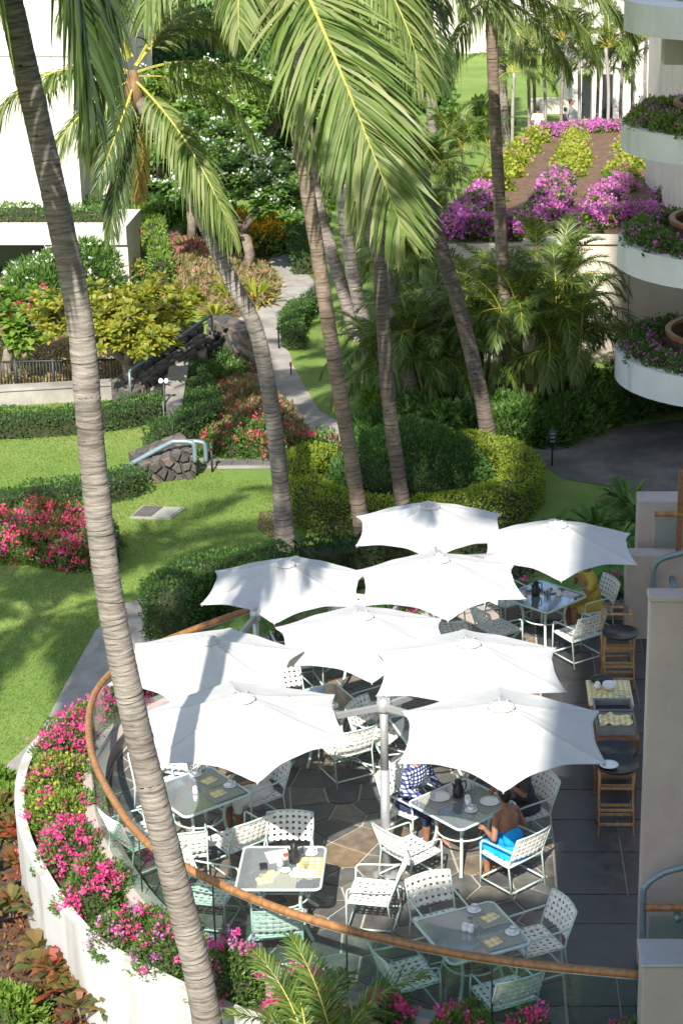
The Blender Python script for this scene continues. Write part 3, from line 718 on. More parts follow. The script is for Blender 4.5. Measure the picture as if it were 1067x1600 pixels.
# signs and small posts
sg = empty('path_sign', G(862, 728, GZ), 0, 'small oval sign on a thin post beside the shaded path', 'sign')
m = MB(); m.tube([(0, 0, 0), (0, 0, .78)], .02, 8); m.build('post', M['iron'], sg)
m = MB(); m.tube([(0, -.02, .62), (0, .02, .62)], .1, 20); o = m.build('sign_plate', M['iron'], sg); 
for v in o.data.vertices: v.co.z = .62+(v.co.z-.62)*1.9; v.co.x *= .95
for dz in (.52, .6, .68):
    m = MB(); m.box((0, -.024, dz+.02), (.1, .006, .02)); m.build('sign_text_line', M['alu'], sg)
for px, py, lab in ((464, 408, 'slim path light by the upper bend of the footpath'), (436, 545, 'slim path light by the lawn edge of the footpath'), (332, 738, 'slim dark path light by the stone walk at left'), (468, 738, 'slim dark path light by the stone walk at right'), (186, 880, 'slim post at the tip of the pink flower bed')):
    p = empty('path_light', G(px, py, GZ), 0, lab, 'path light')
    m = MB(); m.tube([(0, 0, 0), (0, 0, .5)], .022, 8); m.build('post', M['iron'], p); m = MB(); m.lathe([(.05, .5), (.055, .52), (.03, .57), (.005, .58)], n=12); m.build('cap', M['iron'], p)
p = empty('garden_lamp', G(260, 668, GZ), 0, 'garden lamp with two white heads on a dark post by the hedge', 'lamp')
m = MB(); m.tube([(0, 0, 0), (0, 0, 1.0)], .025, 8); m.build('post', M['iron'], p)
for s in (-1, 1): m = MB(); m.lathe([(.01, 0), (.05, .02), (.055, .07), (.03, .11), (.005, .12)], (s*.06, 0, 1.0), 12); m.build('lamp_head', M['white'], p)
p = empty('marker_stake', G(455, 586, GZ), 0, 'small orange marker stake on the lawn by the footpath', 'marker')
m = MB(); m.box((0, 0, .12), (.03, .03, .24)); m.build('stake', M['iron'], p); m = MB(); m.box((0, -.02, .27), (.06, .02, .1)); m.build('flag', M['red_cloth'], p)

# ================================================================ VEGETATION
def unit(v): return v/np.maximum(1e-9, np.linalg.norm(v, axis=1, keepdims=True))
def leaves(P, A, L, W, rg, mi=0):
    """rhombic, slightly folded leaves at P growing along A; returns verts, quads"""
    n = len(P); A = unit(A)
    r = unit(rg.normal(size=(n, 3))); B = unit(np.cross(A, r)); C = np.cross(A, B)
    L = np.broadcast_to(L, (n,))[:, None]; W = np.broadcast_to(W, (n,))[:, None]
    mid = P + A*L*.45 + C*L*.06
    V = np.stack([P, mid+B*W*.5, P+A*L - C*L*.08, mid-B*W*.5], 1).reshape(-1, 3)
    Fq = np.arange(4*n).reshape(n, 4)
    return V, Fq
class Leafer:
    def __init__(s): s.V = []; s.F = []; s.M = []; s.n = 0
    def add(s, V, Fq, mi=0):
        s.V.append(V); s.F.append(Fq+s.n); s.M.append(np.full(len(Fq), mi)); s.n += len(V)
    def build(s, name, mats, parent=None, loc=None):
        me = np_mesh(name, np.concatenate(s.V), [np.concatenate(s.F)], mats, np.concatenate(s.M))
        return link(name, me, parent, loc)
def lump(D_, rg, k=9, amp=.22):
    """bumpy factor over directions D_ so that a crown has lobes and hollows"""
    C = unit(rg.normal(size=(k, 3))); d = D_ @ C.T
    return 1 - amp + amp*1.6*np.max(np.exp((d-1)*9), axis=1)
def bush(name, label, cat, loc, rad, n, size, mt, flowers=(), group=None, core=.6, flat=.15, aspect=.5, seed=None, up=.5, kind=None, amp=.22):
    """dome shrub: dark core painted as inner shade, leaves through its outer shell, flower clusters. flowers: (material, clusters, per cluster, size, top-bias)"""
    rg = np.random.default_rng(seed if seed is not None else int(rng.integers(1e9)))
    t = empty(name, loc, 0, label, cat, group); rad = np.array(rad, float)
    d = unit(rg.normal(size=(n, 3))); d[:, 2] = np.abs(d[:, 2])*(1+flat)-flat; d = unit(d)
    lf = lump(d, rg, 9, amp); rr = lf*(1-.38*rg.random(n)**2.0)
    P = d*rr[:, None]*rad; P[:, 2] = np.maximum(P[:, 2], .02)
    A = unit(d/rad*rad.mean() + rg.normal(size=(n, 3))*.65 + np.array([0, 0, up]))
    s = size*(.7+.6*rg.random(n)); lv = Leafer(); lv.add(*leaves(P, A, s, s*aspect, rg))
    lv.build('foliage', [mt], t)['kind'] = 'stuff'
    for fm, nc, per, fs, bias in flowers:
        c = unit(rg.normal(size=(nc*4, 3))); c[:, 2] = np.abs(c[:, 2])
        c = c[np.argsort(-(c[:, 2]*bias + c[:, 1]*-.25*bias + rg.random(len(c))))][:nc]; c = unit(c)
        cl = lump(c, rg, amp=.12)[:, None]*c*rad*1.0
        Q = np.repeat(cl, per, 0) + rg.normal(size=(nc*per, 3))*fs*np.repeat(.45+.8*rg.random((nc, 1)), per, 0)
        f = Leafer(); ss = fs*(.7+.6*rg.random(len(Q))); f.add(*leaves(Q, unit(rg.normal(size=Q.shape)+np.array([0, -.3, .7])), ss, ss*.85, rg)); f.build('flowers', [fm], t)['kind'] = 'stuff'
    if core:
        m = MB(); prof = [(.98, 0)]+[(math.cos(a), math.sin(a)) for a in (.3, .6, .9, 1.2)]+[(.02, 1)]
        m.lathe([(core*a, core*b*rad[2]) for a, b in prof], n=12, sx=rad[0], sy=rad[1]); m.build('shade_core', M['twig'], t)
    if kind: t['kind'] = kind
    return t
def hedge(name, label, path, width, height, mt, size=.07, dens=330, z=GZ, cat='hedge', rough=.05, topn=1.0, closed=False, flowers=(), round_=.12, group=None):
    """clipped hedge along a path: leaves over sides and top, dark core painted as shade inside"""
    rg = np.random.default_rng(int(rng.integers(1e9))); t = empty(name, (0, 0, 0), 0, label, cat, group)
    C = [Vector((p[0], p[1], 0)) for p in path]
    Ls = [(C[i+1]-C[i]).length for i in range(len(C)-1)]; tot = sum(Ls)
    prof = width+2*height; n = int(dens*(tot*prof+width*height*2))
    Pn = []; Nn = []
    cum = np.concatenate([[0], np.cumsum(Ls)])
    s = rg.random(n)*tot; k = np.clip(np.searchsorted(cum, s)-1, 0, len(Ls)-1)
    Ca = np.array([(c.x, c.y, 0) for c in C]); T = np.array([((C[i+1]-C[i]).normalized()) for i in range(len(Ls))]); Nv = np.stack([-T[:, 1], T[:, 0], 0*T[:, 0]], 1)
    # smooth normals
    Nt = np.array([(Nv[max(0, i-1)]+Nv[min(len(Nv)-1, i)]) for i in range(len(C))]); Nt = unit(Nt)
    fr = (s-cum[k])/np.array(Ls)[k]; base = Ca[k]*(1-fr)[:, None]+Ca[k+1]*fr[:, None]; nv = unit(Nt[k]*(1-fr)[:, None]+Nt[k+1]*fr[:, None])
    q = rg.random(n)*prof; side = np.where(q < height, -1, np.where(q > height+width, 1, 0))
    off = np.where(side == 0, q-height-width/2, side*width/2); hz = np.where(side == -1, q, np.where(side == 1, prof-q, height))
    ph = rg.random(6)*6.28
    wob = rough*(np.sin(s*2.1+ph[0])+np.sin(s*4.7+ph[1]+hz*3)+np.sin(s*9.1+ph[2]+off*5))/1.6
    # end caps
    ne = int(dens*width*height); 
    P = base+nv*(off+np.where(side == 0, 0, side*wob))[:, None]; P[:, 2] = z+np.maximum(.03, hz+np.where(side == 0, wob, 0)-round_*np.maximum(0, np.abs(off)/(width/2)-.75)*(side == 0)*2)
    N = np.where((side == 0)[:, None], np.array([0, 0, 1.0]), nv*side[:, None])
    P -= N*(rg.random(n)**2*.12)[:, None]
    for e, sg_ in ((0, -1), (len(C)-1, 1)):
        tt = T[0] if e == 0 else T[-1]; nn = Nt[e]
        pe = Ca[e]+nn*((rg.random(ne)-.5)*width)[:, None]; pe[:, 2] = z+rg.random(ne)*height
        P = np.concatenate([P, pe+tt*sg_*(rg.random(ne)*.06)[:, None]]); N = np.concatenate([N, np.repeat((tt*sg_)[None], ne, 0)])
    A = N + rg.normal(size=P.shape)*.6+np.array([0, 0, .45])
    sz = size*(.7+.6*rg.random(len(P))); lv = Leafer(); lv.add(*leaves(P, A, sz, sz*.55, rg)); lv.build('foliage', [mt], t)['kind'] = 'stuff'
    for fm, nc, per, fs in flowers:
        idx = rg.integers(0, len(P), nc*3); idx = idx[(N[idx, 2] > .5) | (N[idx, 1] < -.2)][:nc]
        Q = np.repeat(P[idx]+N[idx]*.05, per, 0)+rg.normal(size=(len(idx)*per, 3))*fs*1.4; f = Leafer(); ss = fs*(.7+.6*rg.random(len(Q))); f.add(*leaves(Q, unit(rg.normal(size=Q.shape)+np.array([0, -.3, .8])), ss, ss*.85, rg)); f.build('flowers', [fm], t)
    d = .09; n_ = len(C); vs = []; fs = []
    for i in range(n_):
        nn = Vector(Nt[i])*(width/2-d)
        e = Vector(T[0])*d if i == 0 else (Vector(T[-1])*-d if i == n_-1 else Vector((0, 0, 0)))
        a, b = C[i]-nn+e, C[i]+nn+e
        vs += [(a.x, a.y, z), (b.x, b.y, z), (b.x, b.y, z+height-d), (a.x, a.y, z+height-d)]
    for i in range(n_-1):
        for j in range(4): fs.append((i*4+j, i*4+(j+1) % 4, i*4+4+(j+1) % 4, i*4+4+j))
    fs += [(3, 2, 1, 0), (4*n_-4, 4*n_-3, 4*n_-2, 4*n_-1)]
    m = MB(); m.add(vs, fs); m.build('shade_core', M['twig'], t)
    return t
def PXP(pts, z=GZ, n=4): return spline([G(a, b, z) for a, b in pts], n)
def cover(name, label, cat, pts, z, n, size, mt, hgt=.18, fl=(), kind='stuff', aspect=.5):
    """ground cover: leaves over a polygon with a lumpy height"""
    rg = np.random.default_rng(int(rng.integers(1e9)))
    poly = [G(a, b, z) for a, b in pts]; xs = [p.x for p in poly]; ys = [p.y for p in poly]
    x = rg.uniform(min(xs), max(xs), n*3); y = rg.uniform(min(ys), max(ys), n*3); k = in_poly(x, y, poly); x, y = x[k][:n], y[k][:n]
    ph = rg.random(6)*6.28
    hh = hgt*(.55+.25*np.sin(x*3.1+ph[0])*np.sin(y*2.3+ph[1])+.2*np.sin(x*7.7+ph[2]+y*3)*np.sin(y*6.1+ph[3]))
    P = np.stack([x, y, z+hh*(.25+.75*rg.random(len(x)))], 1)
    A = rg.normal(size=P.shape)*.8+np.array([0, -.1, .8]); s = size*(.6+.8*rg.random(len(P)))
    lv = Leafer(); lv.add(*leaves(P, A, s, s*aspect, rg)); mats = [mt]
    for fm, frac, fs in fl:
        kk = rg.random(len(P)) < frac*(.5+np.sin(x*2.2+ph[4])*np.sin(y*1.9+ph[5]))
        Q = np.repeat(P[kk], 3, 0)+rg.normal(size=(kk.sum()*3, 3))*fs; Q[:, 2] += hgt*.35
        ss = fs*(.7+.6*rg.random(len(Q))); lv.add(*leaves(Q, unit(rg.normal(size=Q.shape)+np.array([0, -.3, .8])), ss, ss*.85, rg), mi=len(mats)); mats.append(fm)
    o = lv.build(name, mats); return tag(o, label, cat, None, kind)

# ---------------- palms
def frond_mesh(name, L, e0, droop, nl, ll, wl, hang, seed, mt, rmat, phi0=62, phi1=28, start=.14, thick=.03, segs=3, vee=.25, pw=1.25):
    rg = np.random.default_rng(seed)
    ns = 26; s = np.linspace(0, 1, ns); e = R(e0)-R(droop)*s**pw
    dx = np.cos(e)*L/(ns-1); dz = np.sin(e)*L/(ns-1)
    X = np.concatenate([[0], np.cumsum(dx[:-1])]); Z = np.concatenate([[0], np.cumsum(dz[:-1])])
    bend = np.cumsum(np.full(ns, rg.normal()*.004*L))*s; Y = bend
    V = []; Fq = []; mi = []; nv = 0
    # rachis, 5-sided
    k5 = 5; ring = []
    for i in range(ns):
        r_ = thick*(1-.86*s[i]); nx, nz = -math.sin(e[i]), math.cos(e[i])
        for k in range(k5):
            a = 2*math.pi*k/k5; V.append((X[i]+nx*r_*math.cos(a)*.7, Y[i]+r_*math.sin(a), Z[i]+nz*r_*math.cos(a)*.7))
    for i in range(ns-1):
        for k in range(k5): Fq.append((i*k5+k, i*k5+(k+1) % k5, (i+1)*k5+(k+1) % k5, (i+1)*k5+k)); mi.append(1)
    nv = len(V); V = [np.array(V)]
    # leaflets
    st = np.linspace(start, .995, nl)
    for side in (-1, 1):
        t = np.clip(st+rg.normal(size=nl)*.004, 0, 1)
        bx = np.interp(t, s, X); by = np.interp(t, s, Y); bz = np.interp(t, s, Z); ee = np.interp(t, s, e)
        T = np.stack([np.cos(ee), 0*ee, np.sin(ee)], 1); N = np.stack([-np.sin(ee), 0*ee, np.cos(ee)], 1); S = np.tile(np.array([0, side, 0.0]), (nl, 1))
        phi = np.radians(phi0+(phi1-phi0)*t+rg.normal(size=nl)*5)[:, None]
        d = unit(S*np.sin(phi)+T*np.cos(phi)+N*(vee+rg.normal(size=(nl, 1))*.12))
        ln = ll*np.clip(np.sin(np.pi*np.clip(.12+.83*t, 0, 1))**.7, .15, 1)*(1+rg.normal(size=nl)*.07)
        hg = hang*(1+rg.normal(size=nl)*.25)
        b0 = np.stack([bx, by, bz], 1)
        wdir = unit(np.cross(d, N)+rg.normal(size=(nl, 3))*.35)
        wdir = unit(wdir - d*np.sum(wdir*d, 1, keepdims=True))
        rows = []
        for j in range(segs+1):
            q = j/segs; w = wl*(.55+1.3*q*(1-q)*1.5)*(1 if j < segs else .12)
            p = b0+d*(ln*q)[:, None]; drop = hg*ln*q**2
            # keep the length when it bends down
            p = b0+d*(ln*q*(1-.28*np.minimum(1, hg)*q))[:, None]; p[:, 2] -= drop
            rows.append(p+wdir*w*.5); rows.append(p-wdir*w*.5)
        VV = np.stack(rows, 1).reshape(-1, 3); o = nv+np.arange(nl)*(2*(segs+1))
        for j in range(segs):
            Fq += np.stack([o+2*j, o+2*j+1, o+2*j+3, o+2*j+2], 1).tolist(); mi += [0]*nl
        V.append(VV); nv += len(VV)
    return np_mesh(name, np.concatenate(V), [np.array(Fq)], [mt, rmat], mi)
FV = {}
for k, (e0, dr) in enumerate(((78, 55), (58, 80), (38, 95), (18, 92), (0, 78), (-22, 58), (-45, 38), (-62, 20))):
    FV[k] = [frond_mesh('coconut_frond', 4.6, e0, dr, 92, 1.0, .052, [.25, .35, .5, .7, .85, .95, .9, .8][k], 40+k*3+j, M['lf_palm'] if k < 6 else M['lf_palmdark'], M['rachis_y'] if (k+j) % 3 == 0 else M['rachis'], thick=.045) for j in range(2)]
FB = frond_mesh('broad_frond', 5.3, 0, 84, 132, 1.3, .047, .3, 77, M['lf_palm'], M['rachis'], 58, 30, .12, .034, 4, .12, .62)
FB2 = frond_mesh('broad_frond', 4.6, 25, 100, 115, 1.15, .047, .55, 78, M['lf_palm'], M['rachis'], 62, 30, .12, .05, 4, .1, .7)
FD = frond_mesh('dry_frond', 3.0, -40, 45, 50, .55, .045, 1.1, 99, M['lf_dead'], M['rachis_y'])
def ring_attr_trunk(name, path, r0, r1, mt, parent, pitch=.11, nseg=14, flare=1.5, tilt=.25, seed=0):
    """ringed palm trunk: every leaf scar is a small step in the surface"""
    rg = np.random.default_rng(seed); P = spline(path, 24)
    ls = [0]
    for i in range(1, len(P)): ls.append(ls[-1]+(P[i]-P[i-1]).length)
    tot = ls[-1]; V = []; sc = []; rows = 0; pits = []; acc = 0.0
    while acc < tot: q_ = pitch*rg.uniform(.55, 1.6); pits.append((acc, q_)); acc += q_
    def at(d):
        d = max(0, min(tot, d)); i = min(len(P)-2, max(0, int(np.searchsorted(ls, d)-1))); f = (d-ls[i])/max(1e-6, ls[i+1]-ls[i]); return P[i].lerp(P[i+1], f), (P[i+1]-P[i]).normalized()
    bias = rg.random()*6.28
    for d0, pq in pits:
        lw = rg.uniform(.35, 1.0); tl = tilt*rg.normal()*.6; ta = rg.random()*6.28; jr = 1+rg.normal()*.012; pj = 0.0
        for sub, (f, rm, s_) in enumerate(((0, 1.0, 1.0), (.2, 1.007, .1), (.75, 1.0, .0), (.93, .996, .6))):
            d = d0+f*pq; c, t = at(d); u = d/tot
            rad = (r0+(r1-r0)*min(1, u*1.1))*(1+(flare-1)*math.exp(-u*tot/.55))*rm*jr
            a0 = Vector((1, 0, 0)); nn = (a0-t*a0.dot(t)).normalized(); b = t.cross(nn)
            for q in range(nseg):
                an = 2*math.pi*q/nseg
                p = c+(nn*math.cos(an)+b*math.sin(an))*rad*(1+.025*math.sin(an*3+bias)+rg.normal()*.008)+t*(tl*pitch*math.cos(an-ta)*1.6)
                V.append(p); sc.append(s_*lw*(.6+.4*math.sin(an+ta)))
            rows += 1
    V = np.array([tuple(v) for v in V]); i0 = np.arange(rows-1)[:, None]*nseg; q = np.arange(nseg)[None]
    Fq = np.stack([i0+q, i0+(q+1) % nseg, i0+nseg+(q+1) % nseg, i0+nseg+q], -1).reshape(-1, 4)
    me = np_mesh(name, V, [Fq], [mt], None, True); at_ = me.attributes.new('scar', 'FLOAT', 'POINT'); at_.data.foreach_set('value', np.array(sc, np.float32))
    return link(name, me, parent)
def trunk_material(name, c1, c2, cd, low=None):
    m, nt, bs, new, lk = mat(name)
    tc = new('ShaderNodeTexCoord'); mp = new('ShaderNodeMapping'); mp.inputs['Scale'].default_value = (1.6, 1.6, 11); lk(tc.outputs['Object'], mp.inputs[0])
    n = new('ShaderNodeTexNoise'); n.inputs['Scale'].default_value = 3.2; n.inputs['Detail'].default_value = 8; n.inputs['Roughness'].default_value = .7; lk(mp.outputs[0], n.inputs[0])
    n2 = new('ShaderNodeTexNoise'); n2.inputs['Scale'].default_value = .9; n2.inputs['Detail'].default_value = 4; lk(tc.outputs['Object'], n2.inputs[0])
    r = ramp(nt, [(.3, c1), (.62, c2)]); lk(n.outputs[0], r.inputs[0])
    r2 = ramp(nt, [(.35, (.75, .72, .7)), (.65, (1.2, 1.2, 1.2))]); lk(n2.outputs[0], r2.inputs[0])
    mu = new('ShaderNodeMixRGB'); mu.blend_type = 'MULTIPLY'; mu.inputs[0].default_value = 1; lk(r.outputs[0], mu.inputs[1]); lk(r2.outputs[0], mu.inputs[2])
    at_ = new('ShaderNodeAttribute'); at_.attribute_name = 'scar'
    mx = new('ShaderNodeMixRGB'); mx.inputs[2].default_value = (*cd, 1); ml = new('ShaderNodeMath'); ml.operation = 'MULTIPLY'; ml.inputs[1].default_value = .95
    lk(at_.outputs['Fac'], ml.inputs[0]); lk(ml.outputs[0], mx.inputs[0]); lk(mu.outputs[0], mx.inputs[1])
    lk(mx.outputs[0], bs.inputs['Base Color']); bs.inputs['Roughness'].default_value = .92; bs.inputs['Specular IOR Level'].default_value = .2
    b = new('ShaderNodeBump'); b.inputs['Strength'].default_value = .8; b.inputs['Distance'].default_value = .02; lk(n.outputs[0], b.inputs['Height']); lk(b.outputs[0], bs.inputs['Normal'])
    return m
M['trunk'] = trunk_material('coconut_trunk', (.11, .095, .083), (.31, .275, .242), (.06, .049, .042))
M['trunk_dark'] = trunk_material('dark_coconut_trunk', (.075, .06, .05), (.17, .14, .115), (.045, .034, .028))
M['trunk_mid'] = trunk_material('brown_coconut_trunk', (.11, .08, .06), (.25, .195, .15), (.06, .044, .034))
M['fibre'] = surf('palm_fibre', (.13, .075, .04), (.27, .17, .09), 9, .9, .7, 40, stretch=(1, 1, .25))
GOLD = 137.5
def palm(label, path, r0, r1, mt, crown=22, scale=1.0, fronds=None, az0=0, pitch=.1, dead=0, seed=0, tilt=.16, skip=(), vmax=7.6, group='coconut palms'):
    """coconut palm: ringed trunk, fibrous crown base, each frond a part. path: world points from base to crown"""
    b = Vector(path[0]); t = empty('coconut_palm', b, 0, label, 'palm tree', group)
    loc = [Vector(p)-b for p in path]; ring_attr_trunk('trunk', loc, r0, r1, mt, t, pitch, seed=seed, tilt=tilt); top = loc[-1]
    m = MB(); m.lathe([(r1*.9, -.25), (r1*1.25, .0), (r1*1.4, .15), (r1*.9, .3), (.04, .42)], tuple(top), 14); m.build('crown_base', M['fibre'], t)
    rg = np.random.default_rng(seed+5); ex = list(fronds or [])
    for k in range(crown):
        u = (k+.5)/crown; v = min(7, int(u*vmax)); ex.append(((az0+k*GOLD) % 360, v, rg.uniform(.88, 1.08)))
    for k, fr in enumerate(ex):
        az, v, s = fr[:3]
        if any(abs((az-a+180) % 360-180) < w for a, w in skip) and k >= len(fronds or []): continue
        me = FV[v][k % 2] if v >= 0 else (FB if v == -1 else FB2); v = max(v, 3) if v < 0 else v; h = .62-.075*v
        o = link('frond', me, t, top+Vector((math.cos(R(az))*r1*.8, math.sin(R(az))*r1*.8, h)), R(az)); o.scale = (s*scale,)*3
        o.rotation_euler = (R(rg.normal()*9), R(rg.normal()*4), R(az))
    for k in range(dead):
        o = link('dry_frond', FD, t, top+Vector((0, 0, -.05)), R(az0+100*k)); o.scale = (scale,)*3
    return t
def pxpath(base, pts, z=GZ, dy=0.0):
    """trunk line: base on the ground, then points of the trunk in a plane that leans dy metres away per step"""
    b = G(base[0], base[1], z); out = [b]
    for k, (a, c) in enumerate(pts): out.append(D(a, c, b.y+dy*(k+1)))
    return out
def azim(dx, dy): return math.degrees(math.atan2(dy, dx))
# the big leaning palm in front of the terrace
P1b = Vector((-2.45, 16.0, -1.2))
P1 = [P1b] + [D(a, c, P1b.y+k) for a, c, k in ((318, 1560, 0), (262, 1330, .05), (213, 1130, .1), (172, 930, .15), (146, 720, .2), (128, 520, .2), (100, 370, .25), (62, 200, .3), (28, 50, .35), (0, -80, .4), (-35, -300, .45), (-60, -560, .5))]
palm('tall grey ringed palm leaning left in front of the terrace planter', P1,   .148, .1, M['trunk'], 16, .9, [(278, 7, .95), (345, 7, .85), (215, 7, .95), (335, 7, .95)], 20, .046, 1, 1, .3, vmax=5.5)
P2 = pxpath((447, 880), [(437, 740), (420, 610), (398, 510), (362, 440), (318, 345), (262, 225), (210, 150)])
palm('palm with dark bent upper trunk and grey lower trunk rising behind the left umbrella', P2, .155, .12, M['trunk'], 10, .74, [(308, 5, .95), (335, 6, .8), (250, 7, .7), (225, 5, .6), (275, 6, .55), (5, 4, .7), (150, 3, .7), (60, 2, .8)], 100, .07, 1, 2, skip=((290, 40),), vmax=5)
P3 = pxpath((575, 892), [(552, 740), (530, 610), (512, 500), (497, 400), (482, 310), (462, 190), (440, 60), (422, -70)])
palm('brown palm trunk between the left and centre umbrellas under the big hanging fronds', P3, .135, .115, M['trunk_mid'], 13, 1.0, [(283, -1, 1.2), (318, -2, .95), (262, -2, .7), (190, 3, .85), (285, -2, .6), (212, 4, .55), (345, 3, .8)], 33, .07, 0, 3, vmax=3.4)
P4 = pxpath((640, 872), [(622, 740), (606, 620), (598, 500), (592, 400), (588, 300), (586, 150), (585, 20), (585, -110)])
palm('slim dark palm trunk right of centre behind the umbrellas', P4, .13, .11, M['trunk_dark'], 12, .9, [(300, 6, .75), (320, 6, .7), (255, 5, .7)], 70, .07, 0, 4, vmax=4)
P5 = pxpath((768, 727), [(756, 640), (738, 560), (715, 470), (690, 390), (665, 300), (645, 225), (620, 110), (598, 0), (580, -90)])
palm('tall dark curving palm trunk beside the round hedge', P5, .155, .14, M['trunk_dark'], 12, .95, [(335, 3, .8), (300, 6, .6)], 10, .07, 0, 5, vmax=4)
P6 = pxpath((800, 648), [(796, 560), (789, 470), (783, 380), (778, 280), (773, 180), (769, 90), (766, 10)])
palm('straight palm in front of the cream wall reaching the top edge', P6, .15, .12, M['trunk_mid'], 12, .8, [(330, 5, .65), (240, 5, .6), (290, 5, .6), (0, 4, .8)], 60, .07, 0, 6, vmax=4)
P7 = pxpath((652, 650), [(640, 590), (628, 540), (612, 480), (598, 420), (575, 330), (552, 200), (530, 60), (510, -80)])
palm('short pale palm trunk among the feathery palms', P7, .17, .14, M['trunk'], 10, .8, None, 40, .08, 0, 7, vmax=4)
P8 = pxpath((560, 530), [(535, 450), (517, 390), (500, 330), (480, 200), (465, 60), (455, -60)])
palm('left one of two far palm trunks beside the footpath lawn', P8, .17, .14, M['trunk'], 10, .9, None, 15, .1, 0, 8, vmax=4)
P9 = pxpath((582, 560), [(565, 490), (550, 420), (540, 350), (525, 200), (515, 60), (505, -60)])
palm('right one of two far palm trunks beside the footpath lawn', P9, .17, .14, M['trunk'], 10, .9, None, 75, .1, 0, 9, vmax=4)
P10 = pxpath((676, 260), [(675, 200), (672, 120), (670, 40), (668, -60)])
palm('distant straight palm on the far lawn', P10, .2, .16, M['trunk'], 10, .9, None, 25, .14, 0, 10, vmax=5)
P11 = pxpath((788, 230), [(786, 170), (783, 100), (780, 30), (778, -50)])
palm('distant palm trunk just right of the straight palm', P11, .2, .16, M['trunk'], 10, .9, None, 85, .14, 0, 11, vmax=5)

P12 = [Vector((-8.9, 16.2, GZ)), Vector((-8.8, 16.5, 3)), Vector((-8.6, 16.8, 7)), Vector((-8.4, 17.0, 9.6))]
palm('palm outside the left edge whose crown shades the near lawn', P12, .17, .12, M['trunk'], 20, .95, None, 50, .1, 0, 12, vmax=6)
# ---------------- feathery areca palms in front of the cream wall
AF = [frond_mesh('areca_frond', 2.1, e0, dr, 54, .6, .03, hg, 300+k, M['lf_areca'], M['rachis_y'], 58, 30, .2, .018, 2, .35) for k, (e0, dr, hg) in enumerate(((76, 70, .3), (58, 100, .4), (38, 105, .5), (12, 90, .6)))]
def areca(label, base, h, spread, canes, per, scale, seed, group='feathery clump palms'):
    rg = np.random.default_rng(seed); t = empty('areca_palm', base, 0, label, 'palm', group)
    for c in range(canes):
        a = rg.random()*6.28; r_ = spread*math.sqrt(rg.random()); hh = h*rg.uniform(.55, 1)
        b = Vector((math.cos(a)*r_*.4, math.sin(a)*r_*.4, 0)); tp = Vector((math.cos(a)*r_, math.sin(a)*r_, hh))
        m = MB(); m.tube(spline([b, b.lerp(tp, .5)+Vector((0, 0, hh*.08)), tp], 3), [.05, .048, .045, .042, .04, .035, .03], 6); m.build('cane', M['lf_cane'], t)
        for k in range(per):
            az = a*57.3+k*GOLD+rg.normal()*12; v = min(3, int((k+.4)/per*4)); o = link('frond', AF[v], t, tp, R(az)); s = scale*rg.uniform(.8, 1.12); o.scale = (s, s, s)
    return t
M['lf_cane'] = plain('green_cane', (.16, .2, .06), .5, vary=.35, scale=5)
AR = [((628, 645), 1.7, .7, 'feathery palm clump left of the pale trunk'), ((690, 648), 2.0, .9, 'feathery palm clump between pale trunk and curving trunk'), ((740, 620), 2.3, .8, 'feathery palm clump behind the curving trunk'), ((830, 645), 2.6, .8, 'feathery palm clump right of the straight palm'), ((885, 648), 2.5, .9, 'feathery palm clump against the cream wall at right'), ((858, 612), 3.1, .6, 'tall feathery palm rising to the flower wall'), ((700, 470), 2.4, .8, 'feathery palm under the purple flower corner'), ((690, 380), 2.6, .9, 'feathery palm left of the purple flower slope'), ((660, 600), 1.6, .7, 'low feathery palm by the lawn edge'), ((722, 330), 2.8, 1.0, 'bushy feathery palm behind the curving trunk on the far lawn'), ((650, 500), 2.0, .8, 'feathery palm behind the pale trunk by the lawn')]
for k, (px, h, sp, lab) in enumerate(AR):
    b = G(px[0], px[1], GZ)
    if b.y > RW-.9 and px[1] > 480 and px[0] > 690: b.y = RW-1.2
    areca(lab, b, h, sp, 6, 6, .8, 500+k)
# slender palms by the entrance block
for k, (px, py, hp) in enumerate(((800, 218, 130), (826, 214, 170), (852, 212, 150), (876, 208, 175), (905, 208, 165), (930, 204, 120), (948, 206, 160), (968, 204, 175), (990, 200, 145), (1012, 200, 170), (1040, 198, 150), (838, 200, 190))):
    b = GS(px, py); b.y = 77+(k % 3)*1.6; b = D(px, py+8, b.y); s = ppm(b); h = hp/s*.85
    t = empty('slender_palm', b, 0, ['slender palm with thin pale trunk', 'taller slender palm with thin grey trunk', 'slender palm with drooping bright fronds'][k % 3]+', number %d from the left before the white block' % (k+1), 'palm', 'slender palms before the white block')
    t['label'] = '%s slender thin-trunked palm from the left before the white block' % ('first', 'second', 'third', 'fourth', 'fifth', 'sixth', 'seventh', 'eighth', 'ninth', 'tenth', 'last', 'short hidden')[k]
    m = MB(); m.tube(spline([(0, 0, -.6), (rng.normal()*.1, 0, h*.5), (rng.normal()*.15, 0, h)], 4), .07, 7); m.build('trunk', M['trunk'] if k % 2 else M['concrete'], t)
    for q in range(9):
        o = link('frond', AF[min(3, q*4//9)], t, (0, 0, h), R(q*GOLD+k*30)); o.scale = (1.05,)*3

